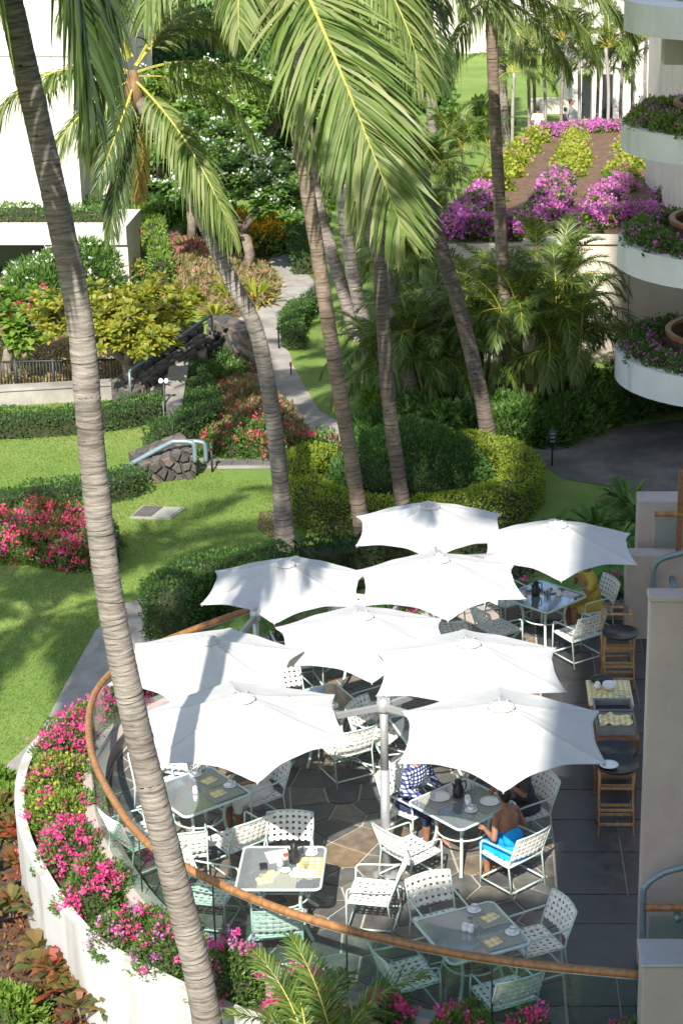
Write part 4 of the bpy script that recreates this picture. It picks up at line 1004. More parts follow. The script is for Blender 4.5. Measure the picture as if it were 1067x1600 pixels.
# ---------------- clipped hedges
RCX, RCY = -1.15, 35.3
ringp = [Vector((RCX+2.2*math.cos(R(a)), RCY+2.2*math.sin(R(a)), 0)) for a in range(-215, 66, 10)]
hedge('lime_hedge', 'clipped lime-green hedge curving round the dark domed shrub', ringp, .75, .8, M['lf_lime'], .055, 800, rough=.03)
bush('domed_shrub', 'large dark clipped domed shrub inside the lime hedge', 'shrub', (RCX, RCY, GZ), (1.8, 1.7, 1.55), 26000, .075, M['lf_hedge'], core=.82, seed=3, amp=.04)
hedge('garden_hedge', 'tall dark green hedge behind the far left railing', PXP([(262, 1004), (285, 975), (330, 955), (400, 940), (450, 930)]), .85, .9, M['lf_hedge'], .06, 750, rough=.06)
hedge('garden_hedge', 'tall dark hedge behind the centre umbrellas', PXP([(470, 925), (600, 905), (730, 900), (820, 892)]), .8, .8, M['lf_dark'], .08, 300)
hedge('garden_hedge', 'low hedge strip above the pink flower bed at left', PXP([(-50, 812), (50, 800), (130, 788), (218, 766)]), .8, .5, M['lf_hedge'], .06, 520)
hedge('garden_hedge', 'low hedge below the iron fence at left', PXP([(-50, 682), (70, 677), (170, 668), (262, 650)]), .8, .5, M['lf_hedge'], .07, 430)
hedge('garden_hedge', 'narrow hedge winding up beside the garden steps', PXP([(240, 702), (285, 692), (316, 676), (318, 648), (308, 622), (318, 600), (350, 578)]), .75, .6, M['lf_hedge'], .065, 480)
hedge('garden_hedge', 'small dark hedge at the lawn corner beside the footpath', PXP([(464, 548), (456, 528), (466, 505), (500, 484)]), .55, .55, M['lf_hedge'], .065, 500)
hedge('garden_hedge', 'thin upright hedge beside the upper path', PXP([(254, 446), (246, 405), (240, 368)]), .6, .7, M['lf_bright'], .1, 170)
hedge('garden_hedge', 'flat hedge at the foot of the white tower', PXP([(132, 338), (185, 336), (238, 334)]), .8, .6, M['lf_hedge'], .11, 150)
hedge('garden_hedge', 'hedge fringe by the upper bend of the footpath', PXP([(480, 430), (478, 405), (484, 380), (500, 360)]), .8, .6, M['lf_hedge'], .1, 170)
zr = z1+.01
hedge('roof_hedge', 'low hedge growing along the pavilion roof edge', [Vector((xr-12.5, yp+1, 0)), Vector((xr-6, yp+1, 0)), Vector((xr-.5, yp+1, 0))], 1.0, .35, M['lf_green'], .1, 170, zr)
for k, (px, py) in enumerate(((212, 372), (210, 395), (208, 418), (205, 442))):
    bush('flowering_shrub', '%s lime and pink shrub from the back beside the pavilion' % ('first', 'second', 'third', 'fourth')[k], 'shrub', G(px, py, GZ), (.5, .8, .7), 500, .11, M['lf_bright'], [(M['pinkfl'], 30, 5, .06, .6), (M['limefl'], 25, 5, .07, .8)], 'shrubs beside the pavilion')

# ---------------- bougainvillea in the terrace planter
mid = offset(RC, lambda f: outw(f)*.46); ords = ['first', 'second', 'third', 'fourth', 'fifth', 'sixth', 'seventh', 'eighth', 'ninth', 'tenth', 'eleventh', 'twelfth', 'thirteenth', 'fourteenth', 'fifteenth', 'sixteenth', 'seventeenth', 'eighteenth', 'nineteenth', 'twentieth', 'twenty-first', 'twenty-second', 'twenty-third', 'twenty-fourth']
NB = 24
for k in range(NB):
    f = .015+.97*k/(NB-1); i = f*(len(mid)-1); p = mid[int(i)].lerp(mid[min(len(mid)-1, int(i)+1)], i % 1); f2 = k/(NB-1)
    w = outw(f); fl = [(M['pinkfl'], 34, 20, .04, .9)] if not .2 < f2 < .34 else [(M['pinkfl'], 16, 19, .038, .6), (M['purplefl'], 12, 19, .038, .3)]
    mt = M['lf_green']
    if .42 < f2 < .5: fl = [(M['limefl'], 30, 7, .045, 1.0), (M['pinkfl'], 16, 18, .038, .6)]; mt = M['lf_bright']
    if f2 < .2: fl = [(M['pinkfl'], 18 if f2 < .12 else 24, 20, .039, .5)]
    if f2 > .72: fl = [(M['pinkfl'], 18, 18, .04, .5)]
    bush('bougainvillea', '%s bougainvillea bush of the terrace planter counted from the near end' % ords[k], 'shrub', (p.x, p.y, .03), (.36+.12*w, .36+.12*w, .48+.08*math.sin(k*1.7)+(.14 if f2 < .27 else 0)), 2800 if f2 < .62 else 1500, .055, mt, fl, 'bougainvillea in the terrace planter', core=.66, flat=.35)
# trailing shoots hanging over the planter lip
# ---------------- pink flower bed and red bed on the lawn
for k, (px, py) in enumerate(((8, 866), (42, 870), (78, 874), (112, 880), (138, 882), (0, 838), (36, 842), (72, 846), (108, 850), (146, 858), (60, 822), (104, 826), (140, 834))):
    bush('flowering_shrub', '%s pink flowering shrub of the bed on the left lawn, front row first' % ords[k], 'shrub', G(px, py, GZ), (.52, .5, .55), 1100, .08, M['lf_green'], [(M['redfl'] if k % 3 else M['pinkfl'], 34, 14, .042, .7)], 'pink shrubs on the left lawn')
for k, (px, py) in enumerate(((340, 708), (368, 710), (396, 711), (424, 711), (452, 711), (480, 710), (502, 709), (352, 694), (384, 695), (418, 690))):
    bush('flowering_shrub', '%s red flowering shrub along the stone walk, from the left' % ords[k], 'shrub', G(px, py, GZ), (.5, .45, .5), 700, .09, M['lf_green'], [(M['redfl'], 12, 12, .045, .8)], 'red shrubs along the stone walk')
cover('ground_cover', 'olive and pink ground cover between hedge and footpath', 'ground cover', [(322, 610), (345, 585), (378, 560), (394, 592), (432, 628), (470, 664), (490, 700), (330, 700)], GZ, 9000, .13, M['lf_olive'], .35, [(M['redfl'], .03, .05)])
cover('ground_cover', 'green ground cover tuft by the lava wall', 'ground cover', [(330, 600), (350, 580), (380, 560), (392, 590), (360, 620)], GZ, 2500, .14, M['lf_green'], .5)
cover('ground_cover', 'brownish ground cover on the bed left of the footpath', 'ground cover', [(255, 400), (330, 390), (420, 420), (440, 450), (425, 478), (360, 492), (310, 480), (270, 440)], GZ, 6000, .16, M['lf_olive'], .3, [(M['pinkfl'], .02, .06)])
cover('ground_cover', 'patchy ground cover on the soil at far left', 'ground cover', [(0, 520), (120, 500), (200, 540), (190, 610), (0, 612)], GZ, 2500, .15, M['lf_olive'], .25)
cover('ground_cover', 'pink ground cover by the grey rocks', 'ground cover', [(262, 385), (325, 378), (345, 400), (300, 425), (265, 410)], GZ, 2000, .15, M['lf_olive'], .3, [(M['pinkfl'], .12, .06)])
cover('leaf_litter', 'low weeds on the dark soil below the planter', 'ground cover', [(-60, 1450), (60, 1420), (200, 1590), (320, 1640), (-60, 1700)], GZ, 1400, .07, M['lf_bronze'], .08)
# ---------------- yellow flowers, shrubs
for k, (px, py) in enumerate(((372, 395), (400, 398), (425, 392), (385, 372), (412, 370), (440, 372))):
    bush('golden_shrub', '%s golden-flowered shrub by the upper footpath' % ords[k], 'shrub', G(px, py, GZ), (.75, .7, .95), 900, .13, M['lf_bright'], [(M['yellowfl'], 42, 6, .08, 1.0)], 'golden-flowered shrubs')
bush('oleander', 'big round white-flowered oleander in front of the pavilion', 'shrub', G(105, 472, GZ), (1.75, 1.3, 1.75), 6500, .19, M['lf_green'], [(M['whitefl'], 40, 5, .07, .6)], aspect=.28, core=.72)
bush('oleander', 'smaller white-flowered oleander left of the pavilion opening', 'shrub', G(55, 480, GZ), (1.1, 1.0, 1.35), 3500, .19, M['lf_green'], [(M['whitefl'], 22, 5, .07, .6)], aspect=.28)
# ---------------- branching trees with rosettes of long leaves (plumeria)
def blade_rosette(Ls, P, axis, n, L, W, rg, mi=0, droop=.25):
    a0 = rg.random()*6.28; A = np.array(axis)/np.linalg.norm(axis); r = np.cross(A, [0, 0, 1.0] if abs(A[2]) < .9 else [1.0, 0, 0]); r /= np.linalg.norm(r); b = np.cross(A, r)
    k = np.arange(n); an = a0+k*2.4; el = .25+.95*(1-k/n)*1.0; rad = np.cos(an)[:, None]*r+np.sin(an)[:, None]*b
    d = unit(rad*np.cos(el)[:, None]+A*np.sin(el)[:, None]+rg.normal(size=(n, 3))*.12); l = L*(.75+.4*rg.random(n))
    up = unit(A+rad*-.3); s = unit(np.cross(d, up)); base = np.tile(P, (n, 1))
    m1 = base+d*(l*.35)[:, None]; m2 = base+d*(l*.72)[:, None]; m2[:, 2] -= l*droop*.3; tp = base+d*l[:, None]; tp[:, 2] -= l*droop
    w = W*(.8+.4*rg.random(n))[:, None]
    V = np.stack([base, m1+s*w*.4, m2+s*w*.5, tp, m2-s*w*.5, m1-s*w*.4], 1).reshape(-1, 3); o = np.arange(n)*6
    Fq = np.concatenate([np.stack([o, o+1, o+5, o+5], 1)[:0], np.stack([o+1, o+2, o+4, o+5], 1)]); T3 = np.concatenate([np.stack([o, o+1, o+5], 1), np.stack([o+2, o+3, o+4], 1)])
    return V, Fq, T3
def rosette_tree(name, label, base, h, spread, mt, seed, leafL=.32, nleaf=13, levels=3, flower=None, trunk_r=.13, group=None, nros=1.0, lean=(0, 0)):
    rg = np.random.default_rng(seed); t = empty(name, base, 0, label, 'tree', group); tips = []; wood = MB()
    def grow(p, d, L, r_, lv):
        q = p+d*L; midp = p.lerp(q, .5)+Vector(rg.normal(size=3)*L*.07); wood.tube([p, midp, q], [r_, r_*.85, r_*.72], 7)
        if lv == 0: tips.append((q, d)); return
        if lv <= 1 and rg.random() < .5: tips.append((midp, Vector((d.x, d.y, .3)).normalized()))
        for k in range(3 if lv > 1 or rg.random() < .7 else 2):
            a = rg.random()*.8+k*2.094; tilt = rg.uniform(.45, .85)
            n1 = d.orthogonal().normalized(); n2 = d.cross(n1); nd = (d*math.cos(tilt)+(n1*math.cos(a)+n2*math.sin(a))*math.sin(tilt)); nd.z = max(nd.z, .12)+.05
            grow(q, nd.normalized(), L*rg.uniform(.62, .8), r_*.66, lv-1)
    L0 = h*.34
    grow(Vector((0, 0, 0)), Vector((lean[0], lean[1], 1)).normalized(), L0, trunk_r, levels)
    mx = max(max(abs(q.x), abs(q.y)) for q, d in tips); mz = max(q.z for q, d in tips); sx = spread/mx; sz = (h-.1)/mz
    wo = wood.build('trunk', M['bark'], t)
    for v in wo.data.vertices: 
        f = min(1, v.co.z/(L0)); v.co.x *= 1+(sx-1)*f; v.co.y *= 1+(sx-1)*f; v.co.z *= sz
    Vs, Qs, Ts, n = [], [], [], 0; fl = Leafer() if flower else None
    for q, d in tips:
        c = np.array([q.x*sx, q.y*sx, q.z*sz]); 
        for e in range(4):
            cc = c + (rg.normal(size=3)*np.array([.22, .22, .13])*spread/1.7 if e else 0)
            V, Q, T = blade_rosette(None, cc, np.array([d.x*.5, d.y*.5, 1.0]), nleaf, leafL, leafL*.3, rg); Vs.append(V); Qs.append(Q+n); Ts.append(T+n); n += len(V)
            if flower and rg.random() < flower[1]:
                FP = cc+np.array([0, -.05, leafL*.5])+rg.normal(size=(10, 3))*.08; fl.add(*leaves(FP, unit(rg.normal(size=(10, 3))+[0, -.3, .8]), .09, .08, rg))
    me = np_mesh('crown', np.concatenate(Vs), [np.concatenate(Qs), np.concatenate(Ts)], [mt]); link('crown', me, t)['kind'] = 'stuff'
    if flower and fl.V: fl.build('blossom', [flower[0]], t)['kind'] = 'stuff'
    return t
rosette_tree('plumeria_tree', 'yellow-green plumeria tree over the garden steps', G(204, 628, GZ), 2.55, 1.9, M['lf_yellow'], 21, .28, 17, 4, None, .15)
rosette_tree('plumeria_tree', 'green plumeria tree at the far left edge above the fence', G(18, 590, GZ), 2.0, 1.15, M['lf_bright'], 22, .38, 15, 3, (M['redfl'], .1), .12)
rosette_tree('plumeria_tree', 'low yellow-green plumeria behind the iron fence', G(150, 560, GZ), 1.5, .9, M['lf_yellow'], 23, .34, 14, 3, None, .1)
rosette_tree('plumeria_tree', 'white-blossomed tree with forked dark trunk beside the bent palm', G(385, 425, GZ), 3.6, 2.3, M['lf_green'], 24, .34, 15, 4, (M['whitefl'], .28), .17)
rosette_tree('plumeria_tree', 'white-blossomed tree behind the bent palm trunk', G(300, 380, GZ), 3.9, 2.4, M['lf_green'], 25, .36, 15, 4, (M['whitefl'], .2), .16)
rosette_tree('plumeria_tree', 'far white-blossomed tree above the upper footpath', G(330, 318, GZ), 4.4, 2.8, M['lf_bright'], 26, .4, 15, 4, (M['whitefl'], .2), .17)
rosette_tree('plumeria_tree', 'far tree with pale yellow leaves left of the footpath top', G(420, 275, GZ), 3.6, 2.4, M['lf_green'], 27, .4, 15, 4, (M['limefl'], .35), .16)
rosette_tree('plumeria_tree', 'lime tree at the foot of the white tower', G(165, 312, GZ), 4.0, 2.2, M['lf_bright'], 28, .4, 14, 4, None, .16)
# strappy plants
def strappy(name, label, base, n, L, W, mt, seed, cat='plant', group=None):
    rg = np.random.default_rng(seed); t = empty(name, base, 0, label, cat, group)
    V, Q, T = blade_rosette(None, np.zeros(3), np.array([0, 0, 1.0]), n, L, W, rg, droop=.35); me = np_mesh('blades', V, [Q, T], [mt]); link('blades', me, t); return t
for k, (px, py, L) in enumerate(((358, 470, 1.1), (400, 475, 1.1), (335, 500, .8), (200, 322, 1.3), (186, 330, 1.0))):
    strappy('spiky_plant', '%s strappy spiky plant of the garden, nearest first' % ords[k], G(px, py, GZ), 46, L, .09, M['lf_yellow'] if k < 3 else M['lf_bright'], 60+k)
for k, (px, py) in enumerate(((10, 1330), (42, 1345), (14, 1385), (48, 1400), (70, 1465), (20, 1440), (92, 1530), (112, 1560), (60, 1560), (136, 1590), (150, 1560), (16, 1300), (84, 1500), (175, 1605))):
    t = empty('ti_plant', G(px, py, GZ), 0, '%s bronze or olive ti plant beside the white planter wall, from the back' % ords[k], 'plant', 'ti plants by the planter wall'); rg = np.random.default_rng(700+k)
    hs = [rg.uniform(.15, .4) for _ in range(3)]
    Vs, Qs, Ts, n = [], [], [], 0; st_ = MB()
    for h in hs:
        c = np.array([rg.normal()*.13, rg.normal()*.13, h]); V, Q, T = blade_rosette(None, c, np.array([0, 0, 1.0]), 13, .34, .1, rg, droop=.3); Vs.append(V); Qs.append(Q+n); Ts.append(T+n); n += len(V); st_.tube([(c[0]*.5, c[1]*.5, 0), tuple(c)], .014, 5)
    link('leaves', np_mesh('leaves', np.concatenate(Vs), [np.concatenate(Qs), np.concatenate(Ts)], [M['lf_bronze' if k in (0, 1, 2, 3, 8) else 'lf_ti']]), t); st_.build('stem', M['bark'], t)
for k, (px, py, r_) in enumerate(((8, 1290, .5), (30, 1268, .4), (14, 1598, .42), (-10, 1250, .5))):
    bush('green_shrub', '%s glossy green shrub at the bottom left edge' % ords[k], 'shrub', G(px, py, GZ), (r_, r_, r_*1.2), 1300, .09, M['lf_bright'], (), 'green shrubs at the left edge')
areca('green palm fronds rising at the bottom centre in front of the planter', Vector((-1.3, 15.0, GZ)), 1.75, .3, 4, 6, .6, 900)
areca('low palm fronds at the bottom centre edge beside the leaning trunk', Vector((-1.9, 15.1, GZ)), 1.5, .25, 3, 6, .5, 901)
# ---------------- shaded shrubs along the road and under the wing
SH = [(600, 690), (640, 700), (690, 690), (720, 672), (750, 690), (800, 690), (840, 688), (880, 676), (910, 665), (945, 655), (975, 645), (1005, 640), (1040, 632), (1075, 628), (1000, 620), (1050, 612), (660, 670), (780, 665), (840, 660), (700, 640), (905, 640)]
for k, (px, py) in enumerate(SH):
    bush('fern_shrub', '%s leafy shrub in the shaded bed behind the road' % ords[k] if k < 21 else '', 'shrub', G(px, py, GZ), (.85, .6, .65+.15*(k % 3)), 1400, .17, M['lf_green'] if k % 3 else M['lf_hedge'], (), 'shaded shrubs behind the road', aspect=.35)
for k, (px, py) in enumerate(((870, 850), (930, 830), (960, 860), (1000, 820), (910, 870), (980, 790), (820, 870))):
    strappy('fern', '%s shaded fern on the dark lawn beyond the far railing' % ords[k], G(px, py, GZ), 40, .9, .1, M['lf_green'], 80+k, 'fern', 'ferns on the dark lawn')
# ---------------- bougainvillea slope
rows = [[(835, 222), (818, 238), (800, 258), (788, 275), (772, 296), (756, 315), (738, 332), (722, 350), (712, 366)],
        [(897, 222), (898, 234), (897, 247), (893, 260), (884, 274), (872, 288), (864, 304), (858, 322), (852, 340)],
        [(985, 232), (984, 246), (980, 262), (972, 280), (962, 298), (948, 316), (934, 335)],
        [(1062, 232), (1062, 250), (1062, 270), (1058, 290), (1050, 312)],
        [(742, 366), (770, 366), (800, 366), (828, 362), (866, 360), (895, 360), (918, 356), (945, 352), (975, 350), (1010, 348)],
        [(852, 214), (872, 212), (892, 209), (915, 207), (938, 206), (960, 205)]]
cnt = 0
for ri, rw_ in enumerate(rows):
    for k, (px, py) in enumerate(rw_):
        p = GS(px, py); up_ = ri in (0, 1, 2, 3) and k < len(rw_)*.5
        fl = [(M['limefl'], 60, 6, .11, .8), (M['purplefl'], 12, 5, .08, .4)] if up_ else [(M['purplefl'], 60, 14, .075, .8), (M['limefl'], 14, 5, .08, .4)]
        bush('bougainvillea', '%s bush of the %s row of bougainvillea on the slope' % (ords[k], ('leftmost', 'second', 'third', 'rightmost', 'front', 'back')[ri]), 'shrub', p, (.58, .8, .42) if ri < 4 else (.7, .55, .42), 1000, .12, M['lf_lime'] if up_ else M['lf_green'], fl, 'bougainvillea on the slope', core=.7)
# ---------------- balcony planting
for lv, zt in enumerate(BAL[:3]):
    for k in range(10):
        a = R(130+k*17); p = (BC[0]+2.15*math.cos(a), BC[1]+2.15*math.sin(a), zt-.05)
        bush('balcony_plant', '%s trailing shrub of the %s round balcony, from the left' % (ords[k], ('lowest', 'middle', 'upper')[lv]), 'shrub', p, (.5, .48, .4), 700, .085, M['lf_green'] if lv < 2 else M['lf_bright'], [(M['purplefl'], 14, 5, .055, .5)], 'balcony shrubs', core=.6, flat=.4)
# ---------------- background garden masses at the top
BGT = [((190, 250), 2.6, 2.2, 'lf_bright'), ((245, 235), 2.8, 2.6, 'lf_green'), ((150, 285), 1.8, 1.3, 'lf_bright'), ((180, 300), 1.6, 1.2, 'lf_green'), ((290, 215), 3.0, 3.0, 'lf_green'), ((350, 205), 3.0, 3.2, 'lf_dark'), ((400, 195), 3.0, 3.0, 'lf_bright'), ((455, 190), 3.0, 3.2, 'lf_green'), ((510, 185), 3.0, 3.2, 'lf_hedge'), ((560, 190), 2.6, 2.6, 'lf_green'), ((430, 240), 2.0, 1.6, 'lf_hedge'), ((380, 255), 2.2, 1.6, 'lf_green'), ((250, 290), 1.8, 1.4, 'lf_hedge'), ((490, 260), 2.0, 1.6, 'lf_green'), ((505, 320), 1.6, 1.4, 'lf_bright'), ((540, 300), 1.8, 1.6, 'lf_green'), ((600, 240), 2.0, 1.8, 'lf_green'), ((745, 214), 2.2, 1.5, 'lf_bright'), ((620, 170), 3.6, 3.2, 'lf_green'), ((230, 160), 3.4, 4.2, 'lf_green'), ((300, 150), 3.4, 4.6, 'lf_hedge'), ((380, 140), 3.6, 4.4, 'lf_green'), ((460, 135), 3.6, 4.6, 'lf_green'), ((540, 135), 3.6, 4.2, 'lf_hedge')]
for k, (px, r_, h_, mk) in enumerate(BGT):
    bush('garden_shrub', '%s of the rounded green shrubs and trees in the upper garden' % ords[k] if k < 24 else '', 'shrub', G(px[0], px[1], GZ), (r_*.8, r_*.7, h_), 2600, .3, M[mk], [(M['whitefl'], 14, 4, .12, .8)] if k % 3 == 0 else (), 'upper garden shrubs', core=.74)
for k, (px, py) in enumerate(((290, 330), (265, 345), (238, 352), (340, 345), (470, 330), (325, 362))):
    bush('garden_shrub', '%s low shrub round the trunks of the white-blossomed trees' % ords[k], 'shrub', G(px, py, GZ), (1.0, .8, .8), 1100, .18, M['lf_hedge'] if k % 2 else M['lf_bright'], (), 'low garden shrubs')
for k, (px, py) in enumerate(((598, 655), (612, 668), (586, 640))):
    bush('lime_shrub', '%s small lime shrub at the foot of the pale palm trunk' % ords[k], 'shrub', G(px, py, GZ), (.4, .4, .5), 600, .12, M['lf_bright'], ())
bush('flowering_shrub', 'pink-flowered shrub at the far left under the oleander', 'shrub', G(10, 470, GZ), (.6, .5, .5), 500, .1, M['lf_green'], [(M['pinkfl'], 25, 5, .06, .8)])

# ---------------- short blades standing out of the mown lawn
def blades(name, label, x0, x1, y0, y1, n, h, keep):
    rg = np.random.default_rng(5); x = rg.uniform(x0, x1, n); y = rg.uniform(y0, y1, n); k = keep(x, y); x, y = x[k], y[k]
    P = np.stack([x, y, np.full(len(x), GZ)], 1); A = rg.normal(size=P.shape)*.45+np.array([0, 0, 1.0]); s = h*(.5+rg.random(len(P)))
    lv = Leafer(); lv.add(*leaves(P, A, s, .016, rg)); return tag(lv.build(name, [M['lf_grass']]), label, 'grass', None, 'stuff')
M['lf_grass'] = leaf('grass_blades', [(.14, .21, .045), (.18, .26, .06), (.22, .3, .07), (.28, .33, .1)], .6, .4, .15)
pth = [G(a, b, GZ) for a, b in [(-40, 1240), (0, 1205), (60, 1150), (105, 1065), (150, 985), (195, 943), (275, 918), (330, 905), (345, 935), (262, 1010), (190, 1080), (140, 1150), (40, 1290), (-40, 1340)]]
bed = [G(a, b, GZ) for a, b in [(-60, 880), (-60, 800), (60, 770), (160, 760), (225, 738), (240, 735), (200, 765), (165, 795), (168, 830), (190, 850), (180, 876), (140, 884), (60, 868)]]
cov = [G(a, b, GZ) for a, b in [(200, 812), (268, 814), (293, 794), (222, 790)]]
blades('grass_blades', 'short green grass blades of the near lawn', -11, -2.6, 24, 43, 110000, .04, lambda x, y: ~(in_poly(x, y, pth) | in_poly(x, y, bed) | in_poly(x, y, cov)) & ((x+.7)**2+(y-21.6)**2 > 34) & ((y < 36.6) | (x < -5)))

# ================================================================ UMBRELLAS
def canopy_panel_mesh(Rr=1.0, rise=.325, nt_=13):
    """one of six canopy panels: radius Rr at the corners, hollow-cut hemmed outer edge, fabric pulled taut between the ribs"""
    V = []; Fq = []; mi = []; rg = np.random.default_rng(4)
    us = [-1, -.972]+[-.9+1.8*j/12 for j in range(13)]+[.972, 1]; nu = len(us)-1
    ts = [.07+.905*i/(nt_-1) for i in range(nt_)]+[1.0]
    for t in ts:
        for u in us:
            a = R(30)*u; edge = Rr*(.785+.215*abs(u)**2.6); chord = Rr*math.cos(R(30))/math.cos(a); r_ = t*(chord*(1-t**2)+edge*t**2)
            zr = rise*(1-t)-.02*math.sin(math.pi*t); sag = (1-u*u)*(.05*math.sin(math.pi*t*.9)-.075*t*t)
            wr = .004*math.sin(u*7+t*9)*math.sin(t*5)*(1-u*u)+(.006 if abs(u) > .96 else 0)
            V.append((r_*math.cos(a), r_*math.sin(a), zr-sag*.6+(1-u*u)*.02*t+wr))
    for i in range(len(ts)-1):
        for j in range(nu): o = i*(nu+1)+j; Fq.append((o, o+nu+1, o+nu+2, o+1)); mi.append(1 if (j in (0, nu-1) or i == len(ts)-2) else 0)
    return np_mesh('canopy_panel', np.array(V), [np.array(Fq)], [M['canvas'], M['hem']], mi, True)
PANEL = canopy_panel_mesh()
mm = MB(); mm.tube([(.05, 0, .3), (.5, 0, .13), (.985, 0, -.012)], .008, 6); RIB = mm.mesh('rib', M['alu'])
mm = MB(); mm.tube([(.5, 0, .15), (.03, 0, .02)], .008, 6); STRUT = mm.mesh('strut', M['alu'])
mm = MB(); mm.lathe([(.12, .288), (.115, .297), (.07, .314), (.02, .32)], n=18); CAP = mm.mesh('cap', M['canvas'])
mm = MB(); mm.tube([(.06, 0, .317), (.085, 0, .322), (.11, 0, .304)], .005, 5); KNOT = mm.mesh('tie_knot', M['canvas'])
mm = MB(); mm.lathe([(.028, -.12), (.028, .3), (.02, .305)], n=12); HUB = mm.mesh('hub', M['alu'])
UM = {}
def umbrella(key, label, px, py, z, rad, rot):
    c = G(px, py, z); t = empty('umbrella', c, R(rot), label, 'umbrella', 'white terrace umbrellas'); t.scale = (rad, rad, rad)
    for k in range(6):
        link('canopy_panel', PANEL, t, None, R(60*k+30))
        r_ = link('rib', RIB, t, None, R(60*k)); link('strut', STRUT, r_)
        link('tie_knot', KNOT, t, None, R(60*k+20))
    link('cap', CAP, t); link('hub', HUB, t)
    UM[key] = c
umbrella('U1', 'farthest white umbrella, in front of the lime hedge', 672, 828, 1.9, 1.24, 33)
umbrella('U2', 'white umbrella at far right, half in the building shade', 870, 858, 1.92, 1.24, 30)
umbrella('U3', 'white umbrella right of centre behind the lower ones, shaded in its middle', 686, 914, 1.97, 1.25, 36)
umbrella('U4', 'white umbrella at the foot of the grey palm trunk, far left', 447, 920, 1.97, 1.2, 28)
umbrella('U5', 'white umbrella in the middle of the group', 567, 1004, 1.98, 1.22, 38)
umbrella('U6', 'white umbrella behind the near right one', 732, 1050, 2.12, 1.26, 33)
umbrella('U7', 'white umbrella on the left with a trunk shadow, behind the near left one', 325, 1044, 2.12, 1.2, 24)
umbrella('U8', 'near left white umbrella with a stripe of trunk shadow', 380, 1140, 2.32, 1.27, 43)
umbrella('U9', 'near right white umbrella above the people at the table', 783, 1152, 2.32, 1.25, 30)
def mast(name, label, x, y, top, keys, rad=.055):
    t = empty(name, (x, y, 0.012), 0, label, 'umbrella mast', 'umbrella masts')
    m = MB(); m.lathe([(.16, 0), (.16, .012), (.07, .02)], n=24); m.build('base_plate', M['alu'], t)
    m = MB(); m.lathe([(rad, .02), (rad, top*.62)], n=16); m.build('pole', M['alu'], t); m = MB(); m.lathe([(rad*.86, top*.62), (rad*.86, top)], n=16); m.build('upper_pole', M['alu'], t)
    m = MB(); m.lathe([(rad*1.35, top-.1), (rad*1.5, top-.08), (rad*1.5, top+.02), (rad*.6, top+.07)], n=16); h = m.build('mast_head', M['alu'], t)
    for k in range(6):
        m = MB(); a = k*1.047; m.tube([(math.cos(a)*rad*1.1, math.sin(a)*rad*1.1, top), (math.cos(a)*rad*1.1, math.sin(a)*rad*1.1, top+.06)], .009, 6); m.build('bolt', M['alu'], h)
    for k in keys:
        c = UM[k]-Vector((x, y, 0)); b = Vector((c.x, c.y, c.z-.06)); a = Vector((0, 0, top-.05)); d = b-a
        m = MB(); n = Vector((-d.y, d.x, 0)).normalized()*.022; u = Vector((0, 0, .04))
        vs = [a-n-u, a+n-u, a+n+u, a-n+u, b-n-u*.7, b+n-u*.7, b+n+u*.7, b-n+u*.7]
        m.add(vs, [(3, 2, 1, 0), (4, 5, 6, 7), (0, 1, 5, 4), (1, 2, 6, 5), (2, 3, 7, 6), (3, 0, 4, 7)]); m.build('arm', M['alu'], t, bevel=.006)
    return t
mast('umbrella_mast', 'tall aluminium mast standing between the near two umbrellas', -.96, 19.52, 2.19, ('U6', 'U8', 'U9'))
mast('umbrella_mast', 'aluminium mast under the left umbrellas by the far railing', -2.72, 22.55, 2.0, ('U4', 'U7'), .045)
mast('umbrella_mast', 'aluminium mast behind the centre umbrella with arms to the far ones', -.42, 24.45, 2.05, ('U1', 'U2', 'U3', 'U5'))

# ================================================================ CHAIRS AND TABLES
def weave(name, S, nu, nv, w, amp=.006, th=.0035):
    """basket weave of flat straps over the surface S(u, v) in metres-like 0..1 coordinates"""
    V = []; Fq = []
    def strap(fn, n, ph, half):
        base = len(V); k = n*3
        for i in range(k+1):
            t = i/k; p, tn, nr, side = fn(t); o = amp*math.cos(math.pi*(t*n-.5)+ph*math.pi)
            for a, b in ((-half, o+th), (half, o+th), (half, o-th), (-half, o-th)): V.append(tuple(p+side*a+nr*b))
        for i in range(k):
            for j in range(4): q = base+i*4; Fq.append((q+j, q+(j+1) % 4, q+4+(j+1) % 4, q+4+j))
    def frame(u, v):
        e = .004; p = S(u, v); du = (S(u+e, v)-S(u-e, v)).normalized(); dv = (S(u, v+e)-S(u, v-e)).normalized(); n = du.cross(dv).normalized(); return p, du, dv, n
    for j in range(nv):
        v = (j+.5)/nv
        def fn(t, v=v):
            p, du, dv, n = frame(t, v); return p, du, n, dv
        strap(fn, nu, j % 2, w/2)
    for i in range(nu):
        u = (i+.5)/nu
        def fn(t, u=u):
            p, du, dv, n = frame(u, t); return p, dv, n, du
        strap(fn, nv, 1+i % 2, w/2)
    return np_mesh(name, np.array(V), [np.array(Fq)], [M['strap']])
CW, CD_, SH_, BH = .5, .47, .4, .8
def seatS(u, v): return Vector(((u-.5)*CW, -CD_/2+.02+v*(CD_-.02), SH_+.005-.03*math.sin(math.pi*min(1, max(0, u)))*math.sin(math.pi*min(1, max(0, v)))+.012*v))
def backS(u, v): return Vector(((u-.5)*(CW), -CD_/2-.015-.11*v-.03*math.sin(math.pi*min(1, max(0, u))), SH_+.09+v*(BH-SH_-.09)+.012*math.sin(math.pi*min(1, max(0, u)))*v))
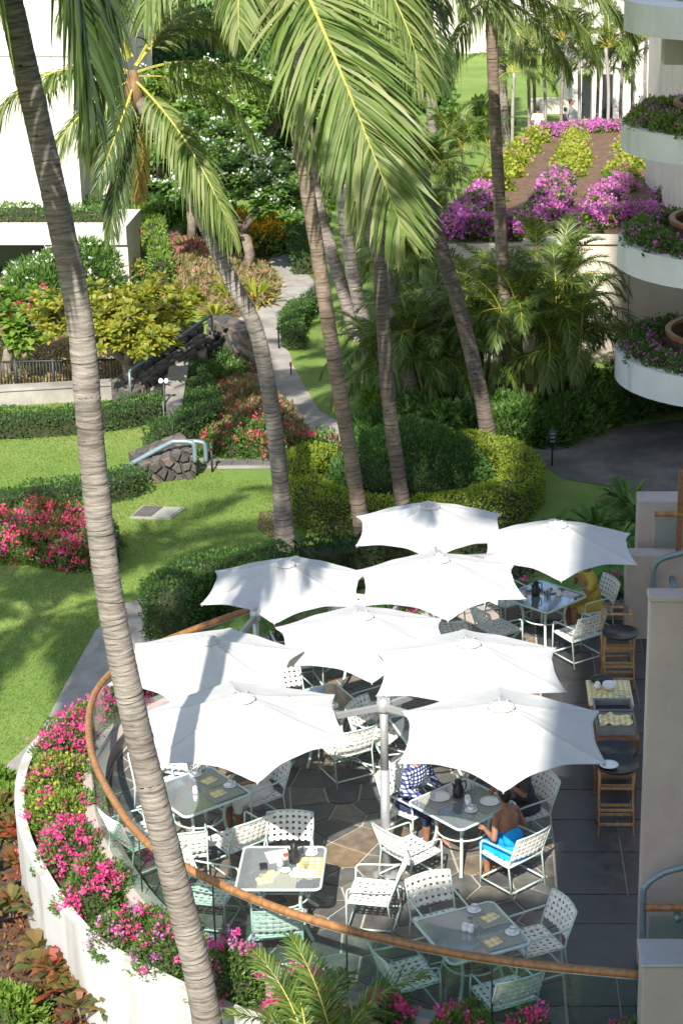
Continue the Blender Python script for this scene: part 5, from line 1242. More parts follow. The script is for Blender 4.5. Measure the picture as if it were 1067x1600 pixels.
def make_chair():
    t = empty('strap_chair')
    link('seat', weave('seat_weave', seatS, 7, 6, .039), t); link('backrest', weave('back_weave', backS, 7, 5, .039), t)
    def tb(n, p, r=.0108): m = MB(); m.tube(p, r, 8); return m.build(n, M['sage'], t)
    x, y0, y1 = CW/2+.012, -CD_/2, CD_/2
    for s in (-1, 1):
        tb('leg', [(s*x, y1, 0), (s*x, y1, SH_+.005), (s*x, y1-.01, SH_+.15)]); tb('leg', [(s*x, y0-.05, 0), (s*x, y0+.01, SH_), (s*x, y0-.015, SH_+.1), (s*x, y0-.125, BH)])
        tb('arm', spline([(s*x, y1-.01, SH_+.15), (s*x, y1-.05, SH_+.185), (s*x, 0, SH_+.2), (s*x, y0+.05, SH_+.21), (s*x, y0-.035, SH_+.22)], 3))
        tb('stretcher', [(s*x, y1, .09), (s*x, y0-.04, .09)])
    tb('stretcher', [(-x, y1, .09), (x, y1, .09)]); tb('stretcher', [(-x, y0-.04, .09), (x, y0-.04, .09)])
    tb('seat_frame', [(-x, y0+.01, SH_), (-x, y1, SH_+.01), (x, y1, SH_+.01), (x, y0+.01, SH_), (-x, y0+.01, SH_)], .011)
    tb('back_frame', [(-x, y0-.125, BH), (-x*.5, y0-.155, BH+.008), (0, y0-.165, BH+.012), (x*.5, y0-.155, BH+.008), (x, y0-.125, BH)], .011)
    return t
CH0 = make_chair(); ch_used = [False]
FZ = .016
def chair(x, y, face, label, group='white strap terrace chairs'):
    """face: direction (degrees) the sitter looks"""
    c = CH0 if not ch_used[0] else copy_tree(CH0); ch_used[0] = True
    c.location = (x, y, FZ); c.rotation_euler = (0, 0, R(face-90)); tag(c, label, 'chair', group); return c
def make_table():
    t = empty('glass_table'); s = .455; rc = .07; out = []
    for cx, cy, a0 in ((s-rc, s-rc, 0), (-s+rc, s-rc, 90), (-s+rc, -s+rc, 180), (s-rc, -s+rc, 270)):
        for k in range(6): a = R(a0+k*18); out.append((cx+rc*math.cos(a), cy+rc*math.sin(a)))
    m = MB(); m.prism([(a*.985, b*.985) for a, b in out], .701, .711); m.build('glass_top', M['tabletop'], t)
    m = MB(); m.tube([(a, b, .704) for a, b in out], .016, 8, closed=True); m.build('top_frame', M['sage'], t)
    for k in range(4):
        a = R(45+90*k); c, s_ = math.cos(a), math.sin(a)
        m = MB(); m.tube(spline([(c*.5, s_*.5, .69), (c*.36, s_*.36, .6), (c*.3, s_*.3, .4), (c*.36, s_*.36, .16), (c*.5, s_*.5, .012)], 4), .02, 8); m.build('leg', M['sage'], t)
    m = MB(); m.tube([(.3*math.cos(R(k*15)), .3*math.sin(R(k*15)), .38) for k in range(24)], .012, 6, closed=True); m.build('ring_brace', M['sage'], t)
    for k in range(2):
        m = MB(); a = R(45+90*k); m.tube([(.5*math.cos(a), .5*math.sin(a), .69), (-.5*math.cos(a), -.5*math.sin(a), .69)], .011, 6); m.build('cross_bar', M['sage'], t)
    return t
TB0 = make_table(); tb_used = [False]
def table(x, y, rot, label):
    t = TB0 if not tb_used[0] else copy_tree(TB0); tb_used[0] = True
    t.location = (x, y, FZ); t.rotation_euler = (0, 0, R(rot)); tag(t, label, 'table', 'glass terrace tables'); return (x, y, rot)
TA = table(.03, 17.15, 26, 'glass table set for two in the shade behind the near handrail')
TBB = table(-2.05, 18.44, 0, 'sunlit glass table with newspaper and used breakfast things')
TC = table(-3.2, 20.2, 40, 'glass table with blue reflection behind the leaning trunk')
TD = table(-.08, 19.9, 43, 'glass table with three people and a coffee pot')
TE = table(1.1, 26.25, 47, 'far right glass table with the woman in yellow')
TF = table(-.45, 21.9, 20, 'glass table mostly hidden under the umbrella behind the mast')
TG = table(-1.95, 22.6, 30, 'glass table under the middle umbrella')
TH_ = table(-3.35, 22.2, 15, 'glass table hidden under the left umbrella')
TI = table(-1.6, 24.9, 20, 'glass table by the far railing under the far left umbrella')
def at_table(T, side, dist, label, turn=0, slide=0):
    """side: direction in degrees from the table centre"""
    a = R(side); x = T[0]+math.cos(a)*dist-math.sin(a)*slide; y = T[1]+math.sin(a)*dist+math.cos(a)*slide
    return chair(x, y, side+180+turn, label)
W = 'white strap chair '
at_table(TA, 116, .74, W+'on the far side of the shaded table set for two')
at_table(TA, 26, .72, W+'on the right of the shaded table set for two', 0)
at_table(TA, 206, .72, W+'on the left of the shaded table set for two', 0)
at_table(TA, 296, .72, W+'with its back to the near handrail at the shaded table', 0)
at_table(TBB, 90, .72, W+'on the far side of the newspaper table')
at_table(TBB, 180, .78, W+'left of the newspaper table by the leaning trunk', -12)
at_table(TBB, 0, .98, W+'sunlit, pulled away right of the newspaper table', -8)
at_table(TBB, 270, .66, W+'with its back to the railing at the newspaper table', 8)
at_table(TC, -50, .78, W+'on the right of the blue-reflecting table', 0, .02)
CC = at_table(TC, 40, .8, W+'behind the blue-reflecting table')
at_table(TC, 220, .82, W+'left of the blue-reflecting table beside the trunk')
at_table(TC, -95, .8, W+'in front of the blue-reflecting table', 15)
at_table(TC, 128, .85, W+'at the back left of the blue-reflecting table')
CS = at_table(TD, 223, .8, W+'empty, front left of the table with the people')
CWm = at_table(TD, -47, .82, W+'under the woman in the blue dress')
CP = at_table(TD, 140, .78, W+'under the person in the plaid shirt')
CM = at_table(TD, 30, .82, W+'under the man in the dark shirt')
chair(-.72, 21.15, 20, W+'sunlit beside the tall mast')
CF = at_table(TF, 60, .8, W+'behind the table hidden behind the mast'); at_table(TF, 150, .8, W+'left of the table hidden behind the mast')
at_table(TF, -25, .8, W+'right of the table hidden behind the mast')
at_table(TE, 215, .82, W+'front left of the far right table'); at_table(TE, -55, .8, W+'front right of the far right table')
CY_ = at_table(TE, 25, .78, W+'under the woman in yellow'); at_table(TE, 130, .8, W+'behind the far right table')
at_table(TG, -60, .75, W+'in front of the middle umbrella table'); at_table(TG, 30, .8, W+'right of the middle umbrella table'); at_table(TG, 120, .8, W+'behind the middle umbrella table')
at_table(TH_, -15, .8, W+'right of the left umbrella table'); at_table(TH_, 250, .78, W+'showing its back between the two left umbrellas'); at_table(TH_, 110, .8, W+'behind the left umbrella table')
at_table(TI, 100, .8, W+'by the far railing behind the hidden table'); at_table(TI, 200, .8, W+'left of the far hidden table beside the mast')
chair(-.25, 25.75, 10, W+'standing alone near the far parapet')

# ---------------- table things
TZ = FZ+.7125
def tpos(T, u, v): a = R(T[2]); return (T[0]+u*math.cos(a)-v*math.sin(a), T[1]+u*math.sin(a)+v*math.cos(a), TZ)
m = MB(); m.lathe([(.022, 0), (.024, .004), (.036, .03), (.039, .062), (.0365, .062), (.033, .03), (.018, .008), (.001, .008)], n=20); CUPM = m.mesh('cup_bowl', M['white'])
m = MB(); m.tube([(.0385+.0*k, 0, 0) for k in (0,)] + [], .001) if False else None
m = MB(); m.tube([(.038*math.cos(R(k*15)), .038*math.sin(R(k*15)), .062) for k in range(24)], .0026, 5, closed=True); CRIM = m.mesh('cup_rim', M['navy'])
m = MB(); m.tube(spline([(.036, 0, .05), (.06, 0, .05), (.062, 0, .03), (.034, 0, .02)], 4), .005, 6); CHAN = m.mesh('cup_handle', M['white'])
m = MB(); m.lathe([(.035, 0), (.06, .006), (.076, .014), (.075, .017), (.03, .006), (.001, .006)], n=24); SAUM = m.mesh('saucer', M['white'])
def cup(T, u, v, what, rz=0):
    p = Vector(tpos(T, u, v)); s = link('saucer', SAUM, None, p); tag(s, 'white saucer under the cup '+what, 'saucer', 'saucers')
    c = empty('coffee_cup', p+Vector((0, 0, .0075)), R(rz), 'white cup with dark rim '+what, 'cup', 'coffee cups'); link('bowl', CUPM, c); link('rim', CRIM, c); link('handle', CHAN, c)
def slab(name, T, u, v, sx, sy, h, mt, label, cat, rz=0, z=0.0, group=None, bevel=.0):
    p = Vector(tpos(T, u, v)); m = MB(); m.box((0, 0, h/2), (sx, sy, h)); o = m.build(name, mt, None, p+Vector((0, 0, z)), R(T[2]+rz), bevel=bevel); return tag(o, label, cat, group)
def napkin(T, u, v, label, rz=0, z=.005):
    m = MB(); n = 8; vs = []
    for i in range(n+1):
        for j in range(n+1): vs.append((-.085+.17*i/n, -.065+.13*j/n, .012+.006*math.sin(i*1.3)*math.cos(j*1.7)))
    vs2 = [(a, b, 0) for a, b, c in vs]; k = len(vs); fs = [(i*(n+1)+j, (i+1)*(n+1)+j, (i+1)*(n+1)+j+1, i*(n+1)+j+1) for i in range(n) for j in range(n)]
    ed = [i*(n+1) for i in range(n+1)]+[n*(n+1)+j for j in range(1, n+1)]+[i*(n+1)+n for i in range(n-1, -1, -1)]+[j for j in range(n-1, 0, -1)]
    m.add(vs+vs2, fs+[(ed[(q+1) % len(ed)], ed[q], ed[q]+k, ed[(q+1) % len(ed)]+k) for q in range(len(ed))], True)
    o = m.build('napkin', M['napkin'], None, Vector(tpos(T, u, v))+Vector((0, 0, z)), R(T[2]+rz)); return tag(o, label, 'napkin', 'yellow checked napkins')
def pot(T, u, v, label, mt='black', s=1.0):
    t = empty('coffee_pot', tpos(T, u, v), R(30), label, 'coffee pot'); t.scale = (s,)*3
    m = MB(); m.lathe([(.055, 0), (.062, .01), (.068, .07), (.058, .12), (.04, .16), (.043, .19), (.046, .2)], n=20); m.build('body', M[mt], t)
    m = MB(); m.lathe([(.045, .201), (.04, .215), (.012, .222), (.012, .235), (.004, .24)], n=16); m.build('lid', M[mt], t)
    m = MB(); m.tube(spline([(.05, 0, .18), (.1, 0, .17), (.1, 0, .08), (.063, 0, .06)], 4), .009, 6); m.build('handle', M[mt], t); m = MB(); m.tube([(-.05, 0, .13), (-.075, 0, .19)], [.018, .008], 8); m.build('spout', M[mt], t)
def tumbler(T, u, v, label):
    m = MB(); m.lathe([(.026, 0), (.035, .1), (.033, .1), (.025, .006), (.001, .006)], n=16); o = m.build('water_glass', M['clear'], None, tpos(T, u, v)); tag(o, label, 'glass', 'water glasses')
def plate(T, u, v, label, r_=.125, z=0):
    m = MB(); k = r_/.125; m.lathe([(.06*k, 0), (.085*k, .006), (.125*k, .018), (.124*k, .021), (.08*k, .009), (.001, .009)], n=28); o = m.build('plate', M['white'], None, Vector(tpos(T, u, v))+Vector((0, 0, z))); return tag(o, label, 'plate', 'white plates')
def jug(T, u, v, label):
    t = empty('creamer', tpos(T, u, v), 1, label, 'creamer', 'white creamers'); m = MB(); m.lathe([(.025, 0), (.036, .02), (.034, .05), (.027, .075), (.031, .085), (.028, .085), (.022, .06), (.001, .05)], n=16); m.build('body', M['white'], t); m = MB(); m.tube(spline([(.028, 0, .07), (.05, 0, .06), (.034, 0, .025)], 4), .004, 6); m.build('handle', M['white'], t)
def cutlery(T, u, v, label, rz=0):
    t = empty('cutlery', Vector(tpos(T, u, v))+Vector((0, 0, .005)), R(T[2]+rz), label, 'cutlery', 'place cutlery')
    for k, nm in enumerate(('fork', 'knife')): m = MB(); m.box((k*.022, 0, .003), (.009, .17, .004)); m.box((k*.022, .1, .003), (.017, .05, .003)); m.build(nm, M['alu'], t)
# shaded table for two
slab('place_mat', TA, .27, .2, .3, .42, .004, M['mat'], 'place mat with cup at the far corner of the shaded table', 'place mat', 0, 0, 'place mats'); slab('place_mat', TA, .2, -.26, .42, .3, .004, M['mat'], 'place mat nearest the handrail on the shaded table', 'place mat', 0, 0, 'place mats')
cup(TA, .2, .36, 'at the far corner of the shaded table', 40); cup(TA, .36, -.2, 'at the right corner of the shaded table', 40)
napkin(TA, .28, .15, 'folded yellow checked napkin by the far cup of the shaded table', 15, .006); napkin(TA, .1, -.28, 'folded yellow checked napkin nearest the handrail on the shaded table', 8, .006)
jug(TA, -.02, .0, 'white creamer in the middle of the shaded table'); jug(TA, -.06, .05, 'small white sugar pot in the middle of the shaded table'); cutlery(TA, .2, .24, 'cutlery by the far napkin of the shaded table', 80); cutlery(TA, .22, -.22, 'cutlery by the near napkin of the shaded table', -20)
# newspaper table
nw = slab('newspaper', TBB, -.02, .26, .34, .24, .008, M['paper'], 'folded newspaper on the sunlit table', 'newspaper', 20)
m = MB(); m.box((.06, -.02, .0095), (.1, .08, .002)); m.build('photo_print', M['red_cloth'], nw)
ph = slab('phone', TBB, -.2, .02, .085, .14, .012, M['black'], 'black phone on the sunlit newspaper table', 'phone', 10, 0, None, .004)
slab('place_mat', TBB, -.02, -.28, .42, .3, .004, M['mat'], 'place mat at the front of the newspaper table', 'place mat', 0, 0, 'place mats'); slab('place_mat', TBB, .3, .0, .28, .42, .004, M['napkin'], 'yellow cloth place mat on the right of the newspaper table', 'place mat', 0, 0, 'place mats')
napkin(TBB, -.16, -.28, 'crumpled yellow napkin on the front of the newspaper table', 20, .006); napkin(TBB, -.1, -.17, 'orange-yellow napkin on the newspaper table', 60, .006)
pot(TBB, .13, .12, 'black coffee pot on the newspaper table'); cup(TBB, .17, -.15, 'at the front of the newspaper table', 10); cup(TBB, .3, .3, 'at the far right of the newspaper table', 10)
jug(TBB, -.02, .03, 'glass-white creamer beside the black pot on the newspaper table'); tumbler(TBB, .04, .02, 'water glass by the black pot on the newspaper table'); tumbler(TBB, .2, .3, 'water glass at the far edge of the newspaper table'); tumbler(TBB, .26, -.02, 'water glass on the yellow mat of the newspaper table')
plate(TBB, .32, -.14, 'small plate of leftovers on the yellow mat', .07, .005); plate(TBB, .05, -.08, 'bread plate on the newspaper table', .06)
# blue-reflecting table
slab('place_mat', TC, .28, .16, .28, .4, .004, M['mat'], 'place mat at the back of the blue-reflecting table', 'place mat', 0, 0, 'place mats'); slab('place_mat', TC, .2, -.24, .42, .3, .004, M['mat'], 'place mat at the right of the blue-reflecting table', 'place mat', 0, 0, 'place mats')
napkin(TC, .24, .12, 'yellow napkin at the back of the blue-reflecting table', 10, .006); napkin(TC, .14, -.22, 'yellow napkin at the right of the blue-reflecting table', 0, .006); cup(TC, .36, -.14, 'at the right corner of the blue-reflecting table', 20); cup(TC, .2, .36, 'at the back corner of the blue-reflecting table', 20); jug(TC, -.05, -.03, 'white creamer on the blue-reflecting table')
# table with people
plate(TD, -.1, .28, 'white plate in front of the plaid shirt', .13); pot(TD, .08, .16, 'black coffee pot on the table with the people'); cup(TD, .2, .25, 'behind the black pot at the people table', 30); cup(TD, -.05, -.2, 'nearest the camera on the people table', 30)
jug(TD, .06, -.02, 'white creamer left of the woman in blue'); jug(TD, .02, -.08, 'white sugar pot left of the woman in blue'); tumbler(TD, .28, .12, 'water glass at the far side of the people table'); plate(TD, .25, -.2, 'white plate in front of the woman in blue', .12); tumbler(TD, -.2, .3, 'water glass beside the plaid shirt')
slab('place_mat', TD, -.18, .26, .4, .3, .004, M['mat'], 'place mat of the plaid-shirted person', 'place mat', 90, -.004+.0005, 'place mats'); slab('place_mat', TD, .22, -.24, .42, .3, .0035, M['mat'], 'place mat of the woman in blue', 'place mat', 0, -.003, 'place mats')
# far right table
pot(TE, -.05, .12, 'black coffee pot on the far right table'); plate(TE, .22, .06, 'plate of food in front of the woman in yellow', .12)
for k, (u, v) in enumerate(((.02, -.02), (.08, .04), (.0, .0), (.1, -.06))):
    (jug if k % 2 else tumbler)(TE, u+.02*k, v-.03*k, '%s of the small vessels in the middle of the far right table' % ords[k])
slab('menu', TE, .3, -.22, .2, .26, .004, M['paper'], 'pale menu sheet on the far right table', 'menu', 0); cup(TE, -.2, .28, 'on the left of the far right table'); tumbler(TE, .05, .22, 'water glass behind the pot on the far right table')
cup(TF, -.15, -.1, 'on the table hidden behind the mast'); cup(TG, .1, -.2, 'on the table under the middle umbrella'); plate(TG, -.15, .1, 'plate on the table under the middle umbrella', .12)
pl_food = slab('food', TE, .22, .06, .07, .05, .03, M['lf_yellow'], 'small heap of food on the far right plate', 'food', 20, .012, None, .01)

# ---------------- service station and tray stands
def tray_stand(name, label, x, y, h=.82, rz=0, w=.42, d=.34):
    t = empty(name, (x, y, FZ), rz, label, 'tray stand', 'wooden tray stands')
    for s in (-1, 1):
        for f in (-1, 1): m = MB(); m.tube([(s*w/2, f*d/2, 0), (s*(w/2-.01), -f*d/2*.8, h)], .014, 6); m.build('leg', M['teak'], t)
    for f in (-1, 1):
        for z in (.14, .3, .58, h-.02):
            yy = f*d/2+(-f*d/2*.8-f*d/2)*(z/h); m = MB(); m.box((0, yy, z), (w, .022, .032)); m.build('crossbar', M['teak'], t, bevel=.004)
    for s in (-.3, .3): m = MB(); m.box((s*w, 0, h), (.05, d*.8, .006)); m.build('strap', M['black'], t)
    return t
def tray(label, x, y, z, r_=.255, tilt=0, rz=0):
    m = MB(); m.lathe([(r_*.86, 0), (r_*.95, .006), (r_, .04), (r_*.985, .04), (r_*.93, .012), (.001, .01)], n=36); o = m.build('serving_tray', M['black'], None, (x, y, z)); o.rotation_euler = (tilt, 0, rz); return tag(o, label, 'tray', 'black round trays')
tray_stand('tray_stand', 'near folding wooden tray stand below the two black trays', 1.76, 20.55, .86)
tray('front black round tray with a white plate on the near wooden stand', 1.76, 20.5, .9, .26); tray('rear black round tray behind the plate tray', 1.76, 20.98, .84, .26)
m = MB(); m.lathe([(.06, 0), (.085, .006), (.115, .018), (.114, .021), (.08, .009), (.001, .009)], n=28); tag(m.build('plate', M['white'], None, (1.66, 20.48, .918)), 'white plate lying on the front black tray', 'plate', 'white plates')
tray_stand('tray_stand', 'far folding wooden tray stand by the back parapet', 2.1, 24.7, .8)
tray('black round tray on the far wooden stand', 2.1, 24.6, .835, .26)
tray_stand('tray_stand', 'folded wooden stand leaning behind the far black tray', 2.1, 25.25, .92)
ss = empty('service_station', (1.82, 22.25, FZ), 0, 'brown wooden service trolley with tubs beside the beige wall', 'service station')
for f in (-1, 1):
    for s in (-1, 1): m = MB(); m.box((s*.24, f*.8, .38), (.045, .045, .76)); m.build('leg', M['darkwood'], ss)
m = MB(); m.box((0, 0, .78), (.56, 1.75, .04)); m.build('top', M['darkwood'], ss, bevel=.006); m = MB(); m.box((0, 0, .25), (.52, 1.7, .03)); m.build('shelf', M['darkwood'], ss)
m = MB(); m.box((-.0, -.885, .72), (.56, .02, .14)); m.build('end_panel', M['darkwood'], ss)
def cloth(label, x, y, z, sx, sy, seed, amp=.012, mt='napkin'):
    rg = np.random.default_rng(seed); m = MB(); n = 14; vs = []; ph = rg.random(6)*6
    for i in range(n+1):
        for j in range(n+1):
            u, v = i/n, j/n; e = max(0, abs(u-.5)*2-.9)+max(0, abs(v-.5)*2-.9)
            vs.append(((u-.5)*sx, (v-.5)*sy, amp*(1.5+math.sin(u*9+ph[0])*math.cos(v*7+ph[1])+.6*math.sin(u*17+ph[2]+v*11))-e*.03))
    m.add(vs, [(i*(n+1)+j, (i+1)*(n+1)+j, (i+1)*(n+1)+j+1, i*(n+1)+j+1) for i in range(n) for j in range(n)], True)
    o = m.build('table_cloth', M[mt], None, (x, y, z)); sd_ = o.modifiers.new('thick', 'SOLIDIFY'); sd_.thickness = .004; return tag(o, label, 'cloth', 'yellow checked cloths')
sz = FZ+.801
cloth('yellow checked cloth spread over the far half of the service trolley', 1.82, 22.72, sz, .58, .78, 1, .006)
def tub(label, x, y, z, sx=.46, sy=.34, h=.13, rz=0):
    t = empty('bus_tub', (x, y, z), rz, label, 'tub', 'grey bus tubs'); m = MB(); m.box((0, 0, .006), (sx*.92, sy*.9, .012)); m.build('bottom', M['grey_tub'], t)
    for s in (-1, 1):
        m = MB(); m.box((s*sx/2, 0, h/2), (.014, sy, h)); m.build('side', M['grey_tub'], t); m = MB(); m.box((0, s*sy/2, h/2), (sx-.015, .014, h)); m.build('side', M['grey_tub'], t)
    m = MB(); m.tube([(-sx/2-.008, -sy/2-.008, h), (sx/2+.008, -sy/2-.008, h), (sx/2+.008, sy/2+.008, h), (-sx/2-.008, sy/2+.008, h)], .011, 6, closed=True); m.build('rim', M['grey_tub'], t)
tub('near grey tub with yellow cloths on the service trolley', 1.82, 21.66, sz); cloth('crumpled yellow napkins heaped in the near grey tub', 1.82, 21.66, sz+.09, .42, .3, 5, .03)
tub('empty dark-lined grey tub behind the cloth-filled tub', 1.82, 22.12, sz, .46, .32, .12)
m = MB(); m.box((0, 0, .02), (.4, .26, .03)); tag(m.build('tub_liner', M['black'], None, (1.82, 22.12, sz+.014)), 'black liner inside the empty grey tub', 'liner')
st_ = Vector((1.82, 22.72, sz+.025))
m = MB(); m.lathe([(.05, 0), (.085, .06), (.088, .09), (.08, .09), (.04, .012), (.001, .012)], n=24); tag(m.build('china_bowl', M['white'], None, st_+Vector((0, .06, 0))), 'stack-sized white bowl on the service cloth', 'bowl')
m = MB(); m.lathe([(.04, 0), (.05, .03), (.035, .075), (.02, .09)], n=20); tag(m.build('sugar_pot', M['white'], None, st_+Vector((-.15, .1, 0))), 'small white lidded pot on the service cloth', 'pot')
m = MB(); m.lathe([(.06, 0), (.1, .03), (.098, .033), (.05, .008), (.001, .008)], n=24); tag(m.build('dish', M['clear'], None, st_+Vector((.16, -.13, 0))), 'clear dish of sachets at the right of the service cloth', 'dish')
cloth('loose yellow napkin bundle at the front of the service cloth', 1.72, 22.5, sz+.03, .25, .16, 8, .016)
m = MB(); m.lathe([(.12, 0), (.13, .03), (.1, .07), (.02, .09)], n=20, sx=1.2, sy=.6); tag(m.build('black_bag', M['black'], None, (1.74, 23.02, sz+.03)), 'black cloth bundle at the far end of the service trolley', 'bundle')

# ================================================================ PEOPLE
def caps(bm, a, b, ra, rb, n=12):
    a, b = Vector(a), Vector(b); d = (b-a); L = max(1e-4, d.length); q = d.to_track_quat('Z', 'Y').to_matrix().to_4x4()
    rings = [(-ra*math.cos(t), ra*math.sin(t)) for t in (.0, .5, 1.0)]+[(0, ra), (L, rb)]+[(L+rb*math.sin(t), rb*math.cos(t)) for t in (.55, 1.05, 1.55)]
    prev = None; Mx = Matrix.Translation(a) @ q
    for z, r_ in rings:
        ring = [bm.verts.new(Mx @ Vector((max(r_, 1e-4)*math.cos(2*math.pi*k/n), max(r_, 1e-4)*math.sin(2*math.pi*k/n), z))) for k in range(n)]
        if prev:
            for k in range(n): bm.faces.new((prev[k], prev[(k+1) % n], ring[(k+1) % n], ring[k]))
        else: bm.faces.new(ring[::-1])
        prev = ring
    bm.faces.new(prev)
def ell(bm, c, s, rot=None):
    Mx = Matrix.Translation(Vector(c)) @ (rot or Matrix()) @ Matrix.Diagonal((*s, 1)); bmesh.ops.create_icosphere(bm, subdivisions=3, radius=1, matrix=Mx)
def fuse(name, bm, mt, parent, voxel, smooth=4):
    """weld overlapping volumes into one continuous skin"""
    me = bpy.data.meshes.new(name); bm.to_mesh(me); bm.free(); o = bpy.data.objects.new(name, me); COL.objects.link(o)
    r_ = o.modifiers.new('r', 'REMESH'); r_.mode = 'VOXEL'; r_.voxel_size = voxel; s = o.modifiers.new('s', 'SMOOTH'); s.iterations = smooth; s.factor = .5
    dg = bpy.context.evaluated_depsgraph_get(); nm = bpy.data.meshes.new_from_object(o.evaluated_get(dg)); bpy.data.objects.remove(o); bpy.data.meshes.remove(me)
    nm.materials.clear(); nm.materials.append(mt); nm.polygons.foreach_set('use_smooth', np.ones(len(nm.polygons), bool)); return link(name, nm, parent)
def hand(bm, w, d, up):
    w, d, up = Vector(w), Vector(d).normalized(), Vector(up).normalized(); s = d.cross(up).normalized()
    caps(bm, w, w+d*.05, .028, .034); 
    for k, (o, L) in enumerate(((-.027, .058), (-.009, .068), (.009, .064), (.026, .05))):
        a = w+d*.07+s*o; b = a+d*L*.55+up*.004; c = b+d*L*.45-up*.022; caps(bm, a, b, .0098, .009, 8); caps(bm, b, c, .009, .0075, 8)
    a = w+d*.02+s*-.03; b = a+d*.035-s*.025-up*.008; caps(bm, a, b, .013, .011, 8); caps(bm, b, b+d*.03-up*.01, .011, .009, 8)
def person(label, loc, rz, cloth_mat, style, seated=True, voxel=.012, scale=.92, arms=None, hair_long=False, lower=None, lean=0.0):
    t = empty('person', loc, rz, label, 'person'); t.scale = (scale,)*3; B = bmesh.new()
    if seated:
        pe, wa, ch, nk = (0, -.1, .54), (0, -.08+lean*.4, .74), (0, -.05+lean*.8, .95), (0, -.02+lean, 1.12); hips = [(s*.09, -.08, .53) for s in (-1, 1)]; kn = [(s*.13, .36, .53) for s in (-1, 1)]; an = [(s*.12, .33, .1) for s in (-1, 1)]; toe = [(s*.13, .5, .04) for s in (-1, 1)]
    else:
        pe, wa, ch, nk = (0, 0, .92), (0, 0, 1.1), (0, 0, 1.32), (0, .01, 1.5); hips = [(s*.09, 0, .9) for s in (-1, 1)]; kn = [(s*.1, .03*s, .5) for s in (-1, 1)]; an = [(s*.1, .08*s-.03, .09) for s in (-1, 1)]; toe = [(s*.11, .13+.08*s, .04) for s in (-1, 1)]
    hd = Vector(nk)+Vector((0, .035, .19)); V_ = Vector
    ell(B, pe, (.165, .13, .12)); ell(B, wa, (.135, .1, .14)); ell(B, ch, (.165, .115, .17)); caps(B, V_(ch)+V_((0, 0, .1)), nk, .09, .055); caps(B, nk, hd, .052, .05)
    for s in (-1, 1): caps(B, V_(nk)+V_((0, 0, -.03)), V_(nk)+V_((s*.17, -.01, -.07)), .055, .06)
    sho = [V_(nk)+V_((s*.18, -.01, -.08)) for s in (-1, 1)]
    if arms is None: arms = [((s*.27, .1, .84), (s*.16, .34, .8)) for s in (-1, 1)] if seated else [((s*.26, -.03, 1.16), (s*.24, .05, .92)) for s in (-1, 1)]
    for k, s in enumerate((-1, 1)):
        e, w = V_(arms[k][0]), V_(arms[k][1]); caps(B, sho[k], e, .05, .041); caps(B, e, w, .041, .027); hand(B, w, (w-e), (0, 0, 1) if abs((w-e).normalized().z) < .8 else (0, -1, 0))
        caps(B, hips[k], kn[k], .09, .06); caps(B, kn[k], V_(kn[k]).lerp(V_(an[k]), .35), .058, .056); caps(B, V_(kn[k]).lerp(V_(an[k]), .35), an[k], .056, .036); caps(B, an[k], toe[k], .04, .028)
    ell(B, hd, (.075, .092, .115)); ell(B, hd+V_((0, .02, -.06)), (.055, .065, .055)); caps(B, hd+V_((0, .085, .01)), hd+V_((0, .105, -.025)), .009, .015, 8)
    for s in (-1, 1): ell(B, hd+V_((s*.076, 0, -.01)), (.012, .02, .032))
    ell(B, hd+V_((0, .088, -.055)), (.024, .01, .008))
    fuse('body', B, M['skin'], t, voxel)
    for s in (-1, 1):
        e = MB(); e.lathe([(.002, -.011), (.009, -.006), (.011, 0), (.009, .006), (.002, .011)], tuple(hd+V_((s*.03, .083, .012))), 10); e.build('eye', M['black'], t)
    Hh = bmesh.new(); ell(Hh, hd+V_((0, -.018, .028)), (.086, .094, .105))
    if hair_long: ell(Hh, hd+V_((0, -.06, -.06)), (.08, .05, .12))
    else: ell(Hh, hd+V_((0, -.05, -.03)), (.07, .055, .07))
    fuse('hair', Hh, M['hair'], t, voxel, 2)
    C = bmesh.new()
    if style == 'strapless':
        top = V_(ch)+V_((0, 0, .02)); ell(C, pe, (.185, .15, .13)); ell(C, V_(wa)+V_((0, 0, .015)), (.15, .12, .14))
        for k in (0, 1): caps(C, hips[k], kn[k], .115, .09); caps(C, kn[k], V_(kn[k])-V_((0, .02, .12)), .09, .08)
        caps(C, V_(hips[0]).lerp(V_(hips[1]), .5), V_(kn[0]).lerp(V_(kn[1]), .5), .11, .09); fuse('dress', C, M[cloth_mat], t, voxel)
    else:
        ell(C, pe, (.18, .145, .13)); ell(C, wa, (.155, .122, .16)); ell(C, ch, (.185, .135, .18)); caps(C, V_(ch)+V_((0, 0, .09)), V_(nk)-V_((0, 0, .045)), .1, .072)
        for k, s in enumerate((-1, 1)):
            e, w = V_(arms[k][0]), V_(arms[k][1]); caps(C, V_(nk)+V_((0, 0, -.04)), sho[k], .065, .07); caps(C, sho[k], e if style == 'long' else sho[k].lerp(e, .7), .066, .056)
            if style == 'long': caps(C, e, e.lerp(w, .8), .055, .042)
        if style == 'dress':
            for k in (0, 1): caps(C, hips[k], V_(hips[k]).lerp(V_(kn[k]), .8), .11, .085)
        fuse('shirt' if style != 'dress' else 'dress', C, M[cloth_mat], t, voxel)
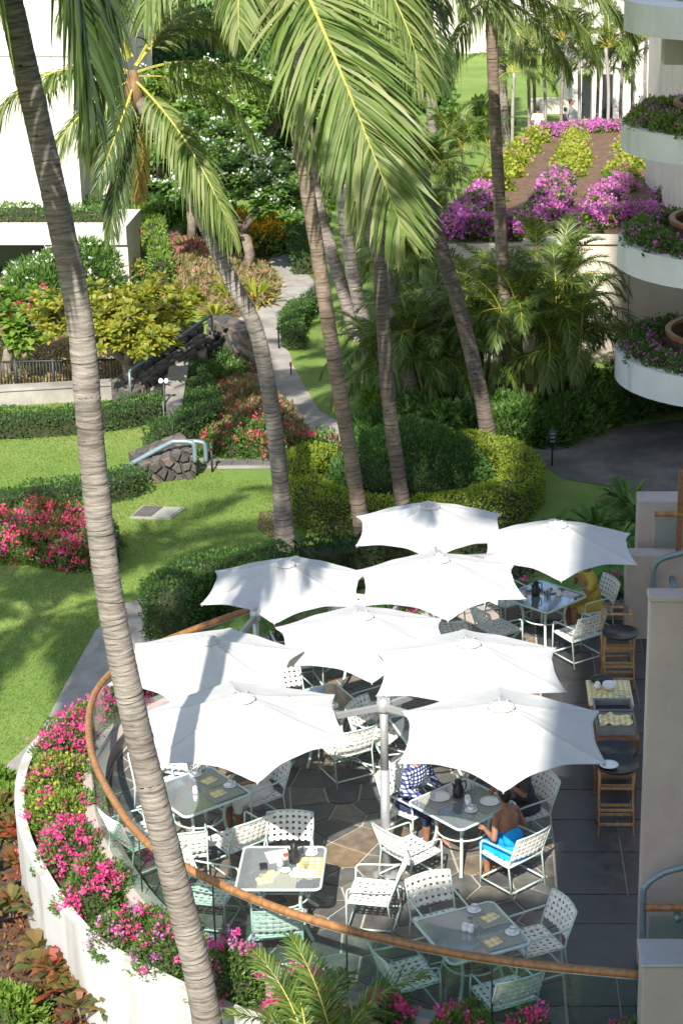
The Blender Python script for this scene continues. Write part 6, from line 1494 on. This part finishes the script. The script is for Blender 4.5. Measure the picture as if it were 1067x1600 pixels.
    if lower:
        Lw = bmesh.new(); ell(Lw, V_(pe)-V_((0, 0, .02)), (.182, .147, .11))
        for k in (0, 1): caps(Lw, hips[k], kn[k], .103, .075); caps(Lw, kn[k], V_(kn[k]).lerp(V_(an[k]), .3 if seated else .85), .074, .06)
        fuse('trousers', Lw, M[lower], t, voxel)
    return t
def sit(ch, label, *a, fwd=.0, **k):
    rz = ch.rotation_euler.z; f = Vector((-math.sin(rz), math.cos(rz), 0)); p = Vector(ch.location)+f*fwd
    return person(label, (p.x, p.y, FZ-.045), rz, *a, **k)
sit(CWm, 'person with short dark hair in a bright blue strapless dress seen from behind', 'blue_cloth', 'strapless', voxel=.0105, scale=.87, lean=.14, arms=[((-.27, .05, .8), (-.2, .3, .82)), ((.28, .05, .82), (.16, .34, .86))])
sit(CP, 'person in a blue and white plaid shirt at the coffee table', 'plaid', 'long', voxel=.0115, lean=.1, lower='navy_cloth', hair_long=True)
sit(CM, 'person in a dark charcoal shirt on the right of the coffee table', 'grey_cloth', 'short', voxel=.0125, lean=.12, lower='grey_cloth', arms=[((-.27, .14, .86), (-.12, .3, 1.0)), ((.27, .12, .86), (.12, .36, .84))])
sit(CY_, 'person in a mustard yellow dress at the far right table', 'gold_cloth', 'dress', voxel=.013, lean=.1, hair_long=True, arms=[((-.24, .16, .86), (-.06, .24, 1.05)), ((.24, .16, .86), (.06, .24, 1.05))])
sit(CC, 'person in white behind the blue-reflecting table, mostly hidden by the umbrella', 'white_cloth', 'short', voxel=.016, lower='white_cloth')
sit(CF, 'person in rust red under the umbrella behind the mast', 'red_cloth', 'long', voxel=.016, lower='navy_cloth')
for px, py, lab, cm, sty, lw in ((889, 226, 'taller of two distant walkers, in a blue-grey shirt', 'grey_tub', 'short', 'navy_cloth'), (881, 228, 'smaller distant walker in navy beside the taller one', 'navy_cloth', 'short', 'navy_cloth'), (839, 233, 'distant walker in a white shirt left of the pair', 'white_cloth', 'short', 'white_cloth')):
    p = D(px, py, 77.5 if px > 850 else 75.5); person(lab, p, R(random.uniform(0, 360)), cm, sty, False, .03, 1.0 if px == 889 else (.85 if px == 881 else .92), lower=lw)
